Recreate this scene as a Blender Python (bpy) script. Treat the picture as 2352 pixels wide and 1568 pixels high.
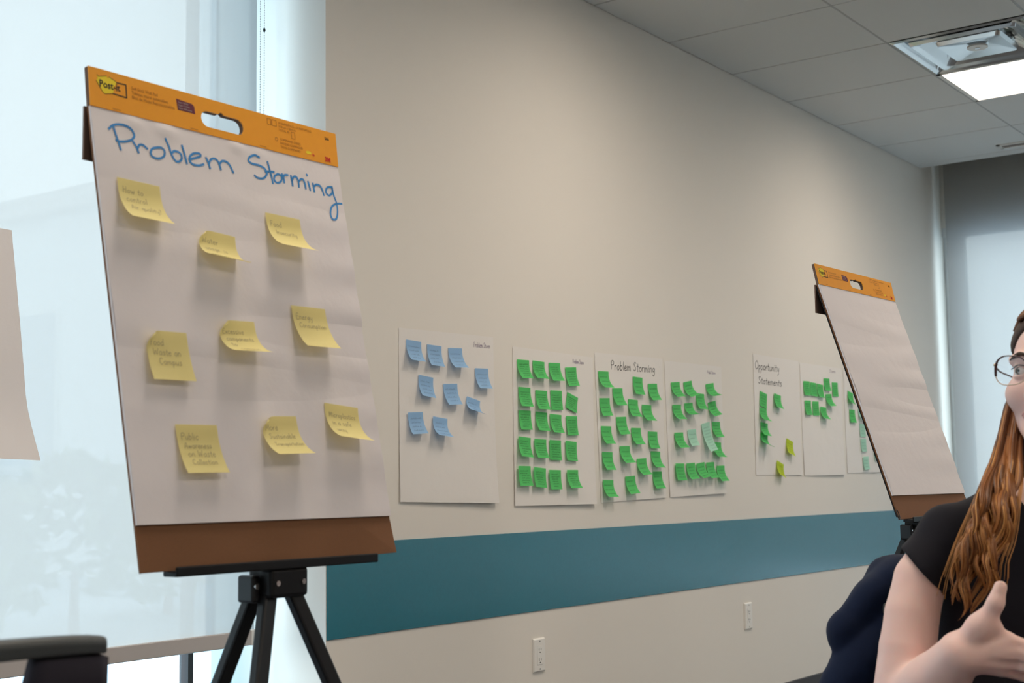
import bpy, bmesh, math, random
import numpy as np
from mathutils import Vector, Matrix
from mathutils.geometry import tessellate_polygon

for _o in list(bpy.data.objects):
    bpy.data.objects.remove(_o)
SC = bpy.context.scene
COL = SC.collection
rnd = random.Random(7)

# ------------------------------------------------------------------ camera
CAM = np.array([-4.63336, -2.93292, 1.04931])
FPX, YAW, PITCH, ROLL = 3192.755, 0.943036, 0.104159, -0.014278
cy, sy, cp, sp = math.cos(YAW), math.sin(YAW), math.cos(PITCH), math.sin(PITCH)
FW = np.array([sy*cp, cy*cp, sp]); _r = np.array([cy, -sy, 0.]); _u = np.cross(_r, FW)
RT = _r*math.cos(ROLL) + _u*math.sin(ROLL); UP = -_r*math.sin(ROLL) + _u*math.cos(ROLL)
cam = bpy.data.cameras.new('camera'); camo = bpy.data.objects.new('camera', cam); COL.objects.link(camo)
camo.matrix_world = Matrix(((RT[0], UP[0], -FW[0], CAM[0]), (RT[1], UP[1], -FW[1], CAM[1]), (RT[2], UP[2], -FW[2], CAM[2]), (0, 0, 0, 1)))
cam.sensor_width = 36; cam.lens = FPX/2352*36; cam.clip_start = .05; cam.clip_end = 500
cam.dof.use_dof = True; cam.dof.focus_distance = 3.4; cam.dof.aperture_fstop = 8.0
SC.camera = camo

# ------------------------------------------------------------------ world, sun, exposure
W = bpy.data.worlds.new('sky'); SC.world = W; W.use_nodes = True
nt = W.node_tree; nt.nodes.clear()
out = nt.nodes.new('ShaderNodeOutputWorld'); bg = nt.nodes.new('ShaderNodeBackground')
tc = nt.nodes.new('ShaderNodeTexCoord'); sx = nt.nodes.new('ShaderNodeSeparateXYZ'); cr = nt.nodes.new('ShaderNodeValToRGB')
nt.links.new(tc.outputs['Generated'], sx.inputs[0]); nt.links.new(sx.outputs['Z'], cr.inputs[0])
cr.color_ramp.elements[0].position = 0.0; cr.color_ramp.elements[0].color = (0.97, 0.99, 1.0, 1)
cr.color_ramp.elements[1].position = 0.8; cr.color_ramp.elements[1].color = (0.74, 0.88, 1.0, 1)
nt.links.new(cr.outputs[0], bg.inputs[0]); nt.links.new(bg.outputs[0], out.inputs[0])
bg.inputs[1].default_value = 7.0
sun = bpy.data.lights.new('sun', 'SUN'); suno = bpy.data.objects.new('sun', sun); COL.objects.link(suno)
sun.energy = 4.5; sun.angle = .03; sun.color = (1, .95, .88)
suno.rotation_euler = (math.radians(-38), math.radians(20), 0)     # high sun behind the building, lighting the yard outside
LAMP = 15.0            # strength of the ceiling light lenses
SC.view_settings.view_transform = 'Standard'; SC.view_settings.look = 'None'
SC.view_settings.gamma = 1; SC.view_settings.exposure = 0.0
SC.view_settings.use_curve_mapping = False
SC.cycles.use_denoising = True; SC.cycles.max_bounces = 10; SC.cycles.diffuse_bounces = 6
SC.cycles.transparent_max_bounces = 12; SC.cycles.caustics_reflective = False; SC.cycles.caustics_refractive = False
SC.cycles.sample_clamp_indirect = 6

# ------------------------------------------------------------------ helpers
def rays(px, py): return FW + RT*(px-1176)/FPX - UP*(py-784)/FPX
def mat(name, col, rough=.6, metal=0, spec=.5, bump=None, noise=None, trans=0, emit=None, estr=0, sheen=0, alpha=None, sss=0):
    m = bpy.data.materials.new(name); m.use_nodes = True; n = m.node_tree; b = n.nodes['Principled BSDF']
    b.inputs['Base Color'].default_value = (*col, 1); b.inputs['Roughness'].default_value = rough
    b.inputs['Metallic'].default_value = metal; b.inputs['Specular IOR Level'].default_value = spec
    if sheen: b.inputs['Sheen Weight'].default_value = sheen
    if sss:
        b.inputs['Subsurface Weight'].default_value = sss; b.inputs['Subsurface Radius'].default_value = (1, .35, .2)
        b.inputs['Subsurface Scale'].default_value = .012
    if emit: b.inputs['Emission Color'].default_value = (*emit, 1); b.inputs['Emission Strength'].default_value = estr
    t = None
    if noise or bump:
        t = n.nodes.new('ShaderNodeTexCoord')
    if noise:      # (scale, amount, stretch)
        mp = n.nodes.new('ShaderNodeMapping'); mp.inputs['Scale'].default_value = noise[2] if len(noise) > 2 else (1, 1, 1)
        nz = n.nodes.new('ShaderNodeTexNoise'); nz.inputs['Scale'].default_value = noise[0]; nz.inputs['Detail'].default_value = 5
        hs = n.nodes.new('ShaderNodeMix'); hs.data_type = 'RGBA'
        a = noise[1]
        hs.inputs['A'].default_value = (*[c*(1-a) for c in col], 1); hs.inputs['B'].default_value = (*[min(1, c*(1+a)) for c in col], 1)
        n.links.new(t.outputs['Object'], mp.inputs[0]); n.links.new(mp.outputs[0], nz.inputs[0])
        n.links.new(nz.outputs[0], hs.inputs['Factor']); n.links.new(hs.outputs['Result'], b.inputs['Base Color'])
    if bump:       # (scale, strength, distance, stretch)
        mp = n.nodes.new('ShaderNodeMapping'); mp.inputs['Scale'].default_value = bump[3] if len(bump) > 3 else (1, 1, 1)
        nz = n.nodes.new('ShaderNodeTexNoise'); nz.inputs['Scale'].default_value = bump[0]; nz.inputs['Detail'].default_value = 6
        bp = n.nodes.new('ShaderNodeBump'); bp.inputs['Strength'].default_value = bump[1]; bp.inputs['Distance'].default_value = bump[2]
        n.links.new(t.outputs['Object'], mp.inputs[0]); n.links.new(mp.outputs[0], nz.inputs[0])
        n.links.new(nz.outputs[0], bp.inputs['Height']); n.links.new(bp.outputs[0], b.inputs['Normal'])
    if trans:      # thin sheet that lets some light through
        o = n.nodes['Material Output']; tr = n.nodes.new('ShaderNodeBsdfTranslucent'); mx = n.nodes.new('ShaderNodeMixShader')
        tr.inputs[0].default_value = (*col, 1); mx.inputs[0].default_value = trans
        n.links.new(b.outputs[0], mx.inputs[1]); n.links.new(tr.outputs[0], mx.inputs[2]); n.links.new(mx.outputs[0], o.inputs[0])
    return m
def tag(o, label=None, cat=None, group=None, kind=None):
    if label: o['label'] = label
    if cat: o['category'] = cat
    if group: o['group'] = group
    if kind: o['kind'] = kind
    return o
def empty(name, loc, label=None, cat=None, group=None, kind=None, rz=0):
    o = bpy.data.objects.new(name, None); COL.objects.link(o); o.location = loc; o.rotation_euler.z = rz
    o.empty_display_size = .05
    return tag(o, label, cat, group, kind)
class MB:
    def __init__(s): s.v = []; s.f = []
    def add(s, v, f):
        k = len(s.v); s.v += [tuple(map(float, a)) for a in v]; s.f += [tuple(i+k for i in a) for a in f]; return s
    def box(s, lo, hi, ax=None):
        v = [(x, y, z) for z in (lo[2], hi[2]) for y in (lo[1], hi[1]) for x in (lo[0], hi[0])]
        if ax is not None:
            o, e = np.array(ax[0]), [np.array(a) for a in ax[1:]]
            v = [o+e[0]*a+e[1]*b+e[2]*c for a, b, c in v]
        return s.add(v, [(0, 2, 3, 1), (4, 5, 7, 6), (0, 1, 5, 4), (2, 6, 7, 3), (0, 4, 6, 2), (1, 3, 7, 5)])
    def tube(s, pts, r, n=10, cap=True, flat=None):
        pts = [np.array(p, float) for p in pts]; rs = r if hasattr(r, '__len__') else [r]*len(pts)
        rows = []; prev = None
        for i, p in enumerate(pts):
            t = pts[min(i+1, len(pts)-1)]-pts[max(i-1, 0)]; t = t/(np.linalg.norm(t)+1e-12)
            if prev is None:
                a = np.array([0, 0, 1.]) if abs(t[2]) < .9 else np.array([1., 0, 0])
                if flat is not None: a = np.array(flat, float)
            else: a = prev
            x = a-t*(a@t); x /= np.linalg.norm(x)+1e-12; prev = x; y = np.cross(t, x)
            k = .45 if flat is not None else 1
            rows.append([p+(x*math.cos(2*math.pi*j/n)*k+y*math.sin(2*math.pi*j/n))*rs[i] for j in range(n)])
        v = [q for row in rows for q in row]
        f = [(i*n+j, i*n+(j+1) % n, (i+1)*n+(j+1) % n, (i+1)*n+j) for i in range(len(pts)-1) for j in range(n)]
        if cap: f += [tuple(range(n))[::-1], tuple((len(pts)-1)*n+j for j in range(n))]
        return s.add(v, f)
    def grid(s, P):
        h, w = len(P), len(P[0])
        return s.add([q for row in P for q in row], [(i*w+j, (i+1)*w+j, (i+1)*w+j+1, i*w+j+1) for i in range(h-1) for j in range(w-1)])
    def build(s, name, m, parent=None, loc=None, smooth=False, bevel=0, auto=False):
        org = np.array(loc if loc is not None else (0, 0, 0), float)
        me = bpy.data.meshes.new(name); me.from_pydata([tuple(np.array(a)-org) for a in s.v], [], s.f); me.update()
        me.materials.append(m)
        if smooth: me.polygons.foreach_set('use_smooth', [True]*len(me.polygons))
        o = bpy.data.objects.new(name, me); COL.objects.link(o)
        if parent is not None: o.parent = parent
        else: o.location = org
        if bevel:
            b = o.modifiers.new('bevel', 'BEVEL'); b.width = bevel; b.segments = 2; b.limit_method = 'ANGLE'; b.angle_limit = .6
        return o
def struct(name, mb, m, parent=None, **k):
    o = mb.build(name, m, parent, **k)
    if parent is None: o['kind'] = 'structure'
    return o
def catmull(P, k=4):
    P = [np.array(p, float) for p in P]
    if len(P) < 3: return P
    Q = [2*P[0]-P[1]]+P+[2*P[-1]-P[-2]]; o = []
    for i in range(1, len(Q)-2):
        for j in range(k):
            t = j/k
            o.append(.5*((2*Q[i])+(Q[i+1]-Q[i-1])*t+(2*Q[i-1]-5*Q[i]+4*Q[i+1]-Q[i+2])*t*t+(3*Q[i]-Q[i-1]-3*Q[i+1]+Q[i+2])*t**3))
    o.append(P[-1]); return o
def ribbon(mb, pts2, w, fn):
    """flat ink stroke: pts2 in sheet coordinates, fn maps (u, v) to the surface"""
    pts = [np.array(p, float) for p in pts2]
    L = []; Rr = []
    for i, p in enumerate(pts):
        t = pts[min(i+1, len(pts)-1)]-pts[max(i-1, 0)]; t = t/(np.linalg.norm(t)+1e-9); n = np.array([-t[1], t[0]])*w/2
        e = t*w*.3*(-1 if i == 0 else 1 if i == len(pts)-1 else 0)
        L.append(fn(*(p+n+e))); Rr.append(fn(*(p-n+e)))
    k = len(pts)
    mb.add(L+Rr, [(i, i+1, k+i+1, k+i) for i in range(k-1)])

# ------------------------------------------------------------------ materials
M = {}
M['wall'] = mat('wall_paint', (.77, .735, .68), .75, bump=(260, .10, .002), noise=(1.2, .015))
M['ceil'] = mat('ceiling_tile', (.69, .70, .695), .9, bump=(420, .25, .002), noise=(300, .05))
M['tbar'] = mat('ceiling_grid', (.40, .41, .41), .5)
M['teal'] = mat('teal_band', (.010, .155, .215), .27, bump=(180, .06, .001), noise=(90, .06))
M['base'] = mat('dark_baseboard', (.045, .045, .05), .5)
M['carpet'] = mat('carpet', (.10, .10, .11), .95, bump=(600, .6, .004), noise=(200, .3))
M['frame'] = mat('window_frame', (.66, .68, .69), .4, .2)
M['white'] = mat('white_plastic', (.80, .785, .75), .35)
M['black'] = mat('black_plastic', (.006, .0065, .008), .5, spec=.25)
M['blackm'] = mat('black_metal', (.009, .010, .012), .42, .1, spec=.35)
M['steel'] = mat('steel', (.6, .6, .6), .25, 1)
M['rail'] = mat('grey_rail', (.48, .445, .43), .45)
M['paper'] = mat('paper', (.84, .80, .82), .8, spec=.2, trans=.10, bump=(22, .25, .006))
M['backlit'] = mat('shaded_paper', (.80, .765, .765), .8, spec=.2, trans=.04, bump=(22, .25, .006))
M['sheet'] = mat('wall_sheet', (.79, .765, .74), .8, spec=.2, bump=(14, .3, .006))
M['orange'] = mat('orange_card', (.90, .36, .004), .5, noise=(60, .04))
M['board'] = mat('brown_cardboard', (.19, .083, .035), .85, noise=(240, .10, (1, 1, 3)))
M['darkboard'] = mat('cardboard_back', (.16, .10, .075), .9)
M['inkblue'] = mat('ink_blue', (.03, .24, .60), .6, noise=(60, .35))
M['inkblack'] = mat('ink_black', (.03, .028, .035), .6)
M['inkpurple'] = mat('ink_purple', (.10, .035, .17), .6)
M['pen'] = mat('pen_on_yellow', (.42, .37, .20), .7)
M['penb'] = mat('pen_on_blue', (.17, .26, .42), .7)
M['peng'] = mat('pen_on_green', (.02, .10, .035), .7)
M['penm'] = mat('pen_on_mint', (.16, .33, .27), .7)
M['pengy'] = mat('pen_on_lime', (.20, .27, .02), .7)
M['print'] = mat('brown_print', (.33, .12, .005), .6)
M['printk'] = mat('black_print', (.02, .015, .01), .6)
M['red'] = mat('red_print', (.62, .02, .01), .6)
M['purple'] = mat('purple_print', (.13, .006, .03), .6)
M['yprint'] = mat('yellow_print', (.88, .68, .01), .6)
M['yellow'] = mat('yellow_note', (.83, .74, .34), .75, spec=.2, trans=.30)
M['blue'] = mat('blue_note', (.33, .55, .83), .75, spec=.2, trans=.22)
M['green'] = mat('green_note', (.12, .62, .18), .75, spec=.2, trans=.22)
M['mint'] = mat('mint_note', (.46, .78, .63), .75, spec=.2, trans=.22)
M['lime'] = mat('lime_note', (.52, .66, .04), .75, spec=.2, trans=.22)
M['skin'] = mat('skin', (.80, .55, .495), .5, spec=.35, noise=(14, .07), bump=(500, .08, .001), sss=.25)
M['shirt'] = mat('black_cloth', (.013, .013, .018), .9, spec=.15, sheen=.04, bump=(900, .2, .001))
M['navy'] = mat('navy_cloth', (.006, .012, .034), .9, spec=.15, sheen=.05, bump=(700, .25, .001))
M['chairf'] = mat('chair_frame', (.046, .053, .056), .55)
M['chairp'] = mat('chair_fabric', (.018, .015, .026), .9, bump=(900, .3, .001))
M['chrome'] = mat('gloss_metal', (.72, .75, .76), .13, .85, noise=(3, .1))
M['concrete'] = mat('pale_concrete', (.72, .74, .75), .9, noise=(1.5, .05))
M['ground'] = mat('yard_paving', (.40, .46, .52), .9, noise=(.8, .15))
M['glassdark'] = mat('far_glass', (.22, .30, .38), .15)
M['leaf'] = mat('leaf', (.22, .30, .16), .8, noise=(3, .3))
# window glass
g = bpy.data.materials.new('window_glass'); g.use_nodes = True; n = g.node_tree; n.nodes.clear()
o_ = n.nodes.new('ShaderNodeOutputMaterial'); mx = n.nodes.new('ShaderNodeMixShader'); tr = n.nodes.new('ShaderNodeBsdfTransparent'); gl = n.nodes.new('ShaderNodeBsdfGlossy')
tr.inputs[0].default_value = (.90, .96, .97, 1); gl.inputs['Roughness'].default_value = .02; mx.inputs[0].default_value = .06
n.links.new(tr.outputs[0], mx.inputs[1]); n.links.new(gl.outputs[0], mx.inputs[2]); n.links.new(mx.outputs[0], o_.inputs[0]); M['glass'] = g
g3 = g.copy(); g3.name = 'tinted_side_glass'; M['tintglass'] = g3
for nd in g3.node_tree.nodes:
    if nd.type == 'BSDF_TRANSPARENT': nd.inputs[0].default_value = (.66, .80, .86, 1)
# lens of the spectacles
g2 = g.copy(); g2.name = 'spectacle_lens'; M['lens'] = g2
for nd in g2.node_tree.nodes:
    if nd.type == 'BSDF_TRANSPARENT': nd.inputs[0].default_value = (.97, .97, .98, 1)
# roller shade cloth: woven screen that scatters daylight and lets a little of the view through
def shade(name, col, clear, tcol):
    g = bpy.data.materials.new(name); g.use_nodes = True; n = g.node_tree; n.nodes.clear()
    o = n.nodes.new('ShaderNodeOutputMaterial'); d = n.nodes.new('ShaderNodeBsdfDiffuse'); t = n.nodes.new('ShaderNodeBsdfTranslucent')
    c = n.nodes.new('ShaderNodeBsdfTransparent'); m1 = n.nodes.new('ShaderNodeMixShader'); m2 = n.nodes.new('ShaderNodeMixShader')
    d.inputs[0].default_value = (*col, 1); t.inputs[0].default_value = (*tcol, 1); c.inputs[0].default_value = (1, 1, 1, 1)
    m1.inputs[0].default_value = .62; m2.inputs[0].default_value = clear
    w = n.nodes.new('ShaderNodeTexNoise'); w.inputs['Scale'].default_value = 60; mp = n.nodes.new('ShaderNodeMapping'); tc = n.nodes.new('ShaderNodeTexCoord')
    mp.inputs['Scale'].default_value = (6, 6, .05); mr = n.nodes.new('ShaderNodeMapRange')
    mr.inputs['To Min'].default_value = clear*.82; mr.inputs['To Max'].default_value = clear*1.18
    n.links.new(tc.outputs['Object'], mp.inputs[0]); n.links.new(mp.outputs[0], w.inputs[0]); n.links.new(w.outputs[0], mr.inputs[0]); n.links.new(mr.outputs[0], m2.inputs[0])
    n.links.new(d.outputs[0], m1.inputs[1]); n.links.new(t.outputs[0], m1.inputs[2]); n.links.new(m1.outputs[0], m2.inputs[1]); n.links.new(c.outputs[0], m2.inputs[2]); n.links.new(m2.outputs[0], o.inputs[0])
    return g
M['shade'] = shade('shade_cloth', (.55, .55, .53), .03, (.262, .255, .250))
# lit lens
M['lit'] = mat('lamp_lens', (.9, .9, .88), .4, emit=(1, .86, .71), estr=LAMP)
n = M['lit'].node_tree; ge = n.nodes.new('ShaderNodeNewGeometry'); dp = n.nodes.new('ShaderNodeVectorMath'); dp.operation = 'DOT_PRODUCT'     # prismatic lens: light leaves mostly straight down
ab = n.nodes.new('ShaderNodeMath'); ab.operation = 'ABSOLUTE'; pw = n.nodes.new('ShaderNodeMath'); pw.operation = 'POWER'; pw.inputs[1].default_value = .3
ml = n.nodes.new('ShaderNodeMath'); ml.operation = 'MULTIPLY'; ml.inputs[1].default_value = LAMP
n.links.new(ge.outputs['Normal'], dp.inputs[0]); n.links.new(ge.outputs['Incoming'], dp.inputs[1]); n.links.new(dp.outputs['Value'], ab.inputs[0])
n.links.new(ab.outputs[0], pw.inputs[0]); n.links.new(pw.outputs[0], ml.inputs[0]); n.links.new(ml.outputs[0], n.nodes['Principled BSDF'].inputs['Emission Strength'])

# ------------------------------------------------------------------ room shell
XE, YT = 3.755, 0.0            # far end of the ceiling; main wall face
RX0, RY0 = -8.0, -6.4          # the rest of the room behind the camera
H = 2.99; HS = 3.45
struct('floor', MB().box((RX0, RY0, -.12), (4.25, .5, 0)), M['carpet'])
struct('wall_main', MB().box((-1.558, 0, 0), (4.25, .5, HS)), M['wall'])
struct('wall_near', MB().box((RX0-.12, RY0-.12, 0), (4.25, RY0, HS)), M['wall'])
struct('wall_left', MB().box((RX0-.12, RY0, 0), (RX0, .5, HS)), M['wall'])
struct('trim_1', MB().box((-1.556, -.0035, .602), (4.10, 0, .886)), M['teal'], bevel=.001)
struct('baseboard_main', MB().box((-1.558, -.012, 0), (4.0, 0, .105)), M['base'], bevel=.002)
# far wall with window 2 (x = 4.12), sill and header
struct('wall_far', MB().box((4.12, RY0, 0), (4.25, 0, .30)).box((4.12, RY0, 2.66), (4.25, 0, HS)), M['wall'])
# wall above and below the left glazing (y = .38)
struct('wall_window', MB().box((RX0, .38, 0), (-1.558, .5, .10)).box((RX0, .38, 3.0), (-1.558, .5, HS)), M['wall'])
# roof slab over the shade pockets and ceiling edge boards
struct('trim_2', MB().box((RX0-.12, RY0-.12, HS), (4.25, .5, HS+.1)), M['wall'])
struct('trim_3', MB().box((XE-.02, RY0, H), (XE, 0, HS)), M['wall'])
struct('trim_4', MB().box((RX0, -.02, H), (-1.558, 0, HS)), M['wall'])

# ceiling: every lay-in tile is a piece of its own
ceil = empty('ceiling', (0, 0, H), kind='structure')
XJ = [k*.61 for k in range(-13, 6)]+[3.64, XE]; XJ = [x for x in XJ if x >= RX0-.4]
YJ = [0, -.766]+[-.766-.61*j for j in range(1, 10)]+[RY0]
lights = {(k, j) for k in (3, -1, -5, -9) for j in (0, 5)}
diffs = {(2, 0), (-6, 5)}
gb = MB(); tm = {}
for i in range(len(XJ)-1):
    k = round(XJ[i]/.61)
    for j in range(len(YJ)-1):
        x0, x1, y1, y0 = XJ[i], XJ[i+1], YJ[j], YJ[j+1]
        if y1-y0 < .05: continue
        if (k, j-1) in lights or (k, j-2) in lights or (k, j-1) in diffs: continue
        if XJ[i] > 3.6: g1 = .002
        else: g1 = .004
        b_ = MB().box((x0+g1, y0+.005, H-.003), (x1-g1, y1-.005, H+.015))
        key = (round(x1-x0, 3), round(y1-y0, 3))
        if key not in tm:
            o = b_.build('ceiling_tile', M['ceil'], ceil, (x0, y0, H), bevel=.002); tm[key] = o
        else:
            o = tm[key].copy(); COL.objects.link(o); o.parent = ceil
        o.location = (x0, y0, 0)
gb.box((RX0, RY0, H+.001), (XE-.02, 0, H+.0145))
for (k, j) in []: pass
# grid of bars behind the joints (open where fixtures sit)
gb = MB()
for x in XJ[1:-1]: gb.box((x-.010, RY0, H+.001), (x+.010, 0, H+.03))
for jj, y in enumerate(YJ[1:-1]):
    cuts = sorted([(k*.61+.004, k*.61+.606) for (k, j) in lights if jj == j+1]); x = RX0     # the bar stops where a light crosses it
    for a, b_ in cuts+[(XE-.02, None)]:
        if a > x: gb.box((x, y-.012, H-.001), (a, y+.012, H+.03))
        x = b_
gb.box((RX0, -.02, H+.001), (XE-.02, 0, H+.03))
gb.box((RX0, RY0, H+.30), (XE-.02, -.001, H+.31))
gb.build('ceiling_grid', M['tbar'], ceil, (0, 0, H))

# ------------------------------------------------------------------ windows
def window1():
    w = empty('window_1', (-3.2, .38, .1), kind='structure')
    f = MB(); L = (-3.2, .38, .1)
    for x in (-7.96, -6.2, -4.7, -3.2): f.box((x-.03, .36, .10), (x+.03, .46, 3.0))
    f.box((RX0, .36, .10), (-1.558, .46, .16)).box((RX0, .36, 2.94), (-1.558, .46, 3.0))
    f.build('window_frame', M['frame'], w, L, bevel=.003)
    MB().box((-1.752, .385, .16), (-1.732, .425, 2.94)).build('mullion', M['blackm'], w, L)
    for a, b in ((-7.93, -6.23), (-6.17, -4.73), (-4.67, -3.23), (-3.17, -1.762), (-1.732, -1.558)):
        MB().box((a, .405, .16), (b, .411, 2.94)).build('glass_pane', M['tintglass' if b > -1.6 else 'glass'], w, L)
window1()
def window2():
    w = empty('window_2', (4.12, -3.2, .3), kind='structure'); L = (4.12, -3.2, .3)
    f = MB()
    f.box((4.145, -.13, .30), (4.20, 0, 2.66))
    for y in (-1.75, -3.3, -4.85, -6.35): f.box((4.12, y-.04, .30), (4.20, y+.04, 2.66))
    f.box((4.14, RY0, .30), (4.20, 0, .36)).box((4.12, RY0, 2.60), (4.20, 0, 2.66))
    f.build('window_frame', M['frame'], w, L, bevel=.003)
    for a, b in ((-1.71, -.13), (-3.26, -1.79), (-4.81, -3.34), (-6.31, -4.89)):
        MB().box((4.17, a, .36), (4.176, b, 2.60)).build('glass_pane', M['glass'], w, L)
window2()
# roller shades
def shade_thing(name, loc, ax, w, zb, zt, label, paper=None):
    """ax: direction the cloth runs; loc: lower corner"""
    t = empty(name, loc, label, 'window shade')
    o = np.array(loc, float); ex = np.array(ax, float); nz = np.array([0, 0, 1.]); en = np.cross(nz, ex)
    P = [[o+ex*(w*i/24)+nz*(zt-loc[2])*j/12+en*.0015*math.sin(i*1.3+j) for i in range(25)] for j in range(13)]
    MB().grid(P).build('shade_cloth', M['shade'], t, loc, smooth=True)
    MB().box((-.006, -.012, -.042), (w+.003, .012, .002), (o, ex, en, nz)).build('hem_bar', M['rail'], t, loc, bevel=.003)
    MB().box((w-.022, -.0135, -.043), (w+.0045, .0135, .003), (o, ex, en, nz)).build('end_cap', M['white'], t, loc, bevel=.002)
    MB().tube([o+nz*(zt-loc[2]+.03), o+ex*w+nz*(zt-loc[2]+.03)], .035, 20).build('roller', M['white'], t, loc, smooth=True)
    return t
shade_thing('roller_shade', (-4.62, .2, .632), (1, 0, 0), 2.962, 0, 3.22, 'pale translucent roller shade on the left window behind the near flip pad')
shade_thing('roller_shade', (-7.9, .2, .632), (1, 0, 0), 3.2, 0, 3.22, 'pale translucent roller shade further left, outside the photo')
shade_thing('roller_shade', (4.0, -.068, .52), (0, -1, 0), 2.6, 0, 3.22, 'pale roller shade on the far window behind the woman')
shade_thing('roller_shade', (4.0, -2.75, .52), (0, -1, 0), 3.4, 0, 3.22, 'pale roller shade further right, outside the photo')
# bead chains of the near shade
def chain(x, y, z0, z1, label, stop):
    t = empty('bead_chain', (x, y, z0), label, 'shade chain')
    for dx in (-.0085, .0085):
        b = MB(); z = z0
        while z < z1:
            b.tube([(x+dx, y, z), (x+dx, y, z+.0014), (x+dx, y, z+.0034), (x+dx, y, z+.0048)], [.0008, .0019, .0019, .0008], 5); z += .0082
        b.tube([(x+dx, y, z0), (x+dx, y, z1)], .0005, 4)
        b.build('chain_strand', M['rail'], t, (x, y, z0))['kind'] = 'stuff'      # hundreds of tiny beads
    for z in stop:
        MB().tube([(x+.0085, y, z), (x+.0085, y, z+.003), (x+.0085, y, z+.011), (x+.0085, y, z+.014)], [.0015, .0042, .0042, .0015], 8).build('chain_stop', M['blackm'], t, (x, y, z0))
    t2 = MB().tube([(x+.0085*math.cos(a), y, z0+.0085*math.sin(a)) for a in np.linspace(math.pi, 2*math.pi, 9)], .0012, 5)
    t2.build('chain_loop', M['rail'], t, (x, y, z0))
chain(-1.611, .226, .12, 3.2, 'white beaded chain loop hanging at the right edge of the left window shade', (2.503, .606))

# ------------------------------------------------------------------ ceiling lights, air diffuser, slot vent
def troffer(k, j, label, group=None):
    x0 = k*.61; y1 = -.766-.61*j; y0 = y1-1.22; L = (x0+.305, y0+.61, H)
    t = empty('ceiling_light', L, label, 'ceiling light', group)
    f = MB(); a, b = x0+.005, x0+.605; c, d = y0+.008, y1-.008
    for q in (((a, c), (a+.022, d)), ((b-.022, c), (b, d)), ((a, c), (b, c+.022)), ((a, d-.022), (b, d))):
        f.box((q[0][0], q[0][1], H-.006), (q[1][0], q[1][1], H+.05))
    f.box((a, c, H+.05), (b, d, H+.06))
    f.build('frame', M['white'], t, L)
    a += .022; b -= .022; c += .022; d -= .022; w = b-a
    def pan(p, q, z0, z1, nm):
        m_ = MB(); m_.grid([[np.array([p+(q-p)*i/8, c+(d-c)*s, H+z0+(z1-z0)*i/8+.006*math.sin(math.pi*i/8)]) for i in range(9)] for s in (0, 1)])
        m_.build(nm, M['lit'], t, L, smooth=True)
    pan(a, a+w*.43, .004, .030, 'lens_panel'); pan(b-w*.34, b, .030, .004, 'lens_panel')
    m_ = MB(); e0, e1 = a+w*.445, b-w*.355
    m_.grid([[np.array([e0+(e1-e0)*i/8, c+(d-c)*s, H+.020-.016*math.sin(math.pi*i/8)]) for i in range(9)] for s in (0, 1)])
    m_.build('centre_lens', M['lit'], t, L, smooth=True)
    m2 = MB()
    for e in (e0-.006, e1+.002): m2.box((e, c, H-.002), (e+.004, d, H+.045))
    m2.build('divider', M['tbar'], t, L)
for (k, j) in sorted(lights):
    if (k, j) == (3, 0): troffer(k, j, 'lit long recessed ceiling light next to the glossy air diffuser')
    else: troffer(k, j, 'lit long recessed ceiling light outside the photo', 'ceiling lights outside the photo')
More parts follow.
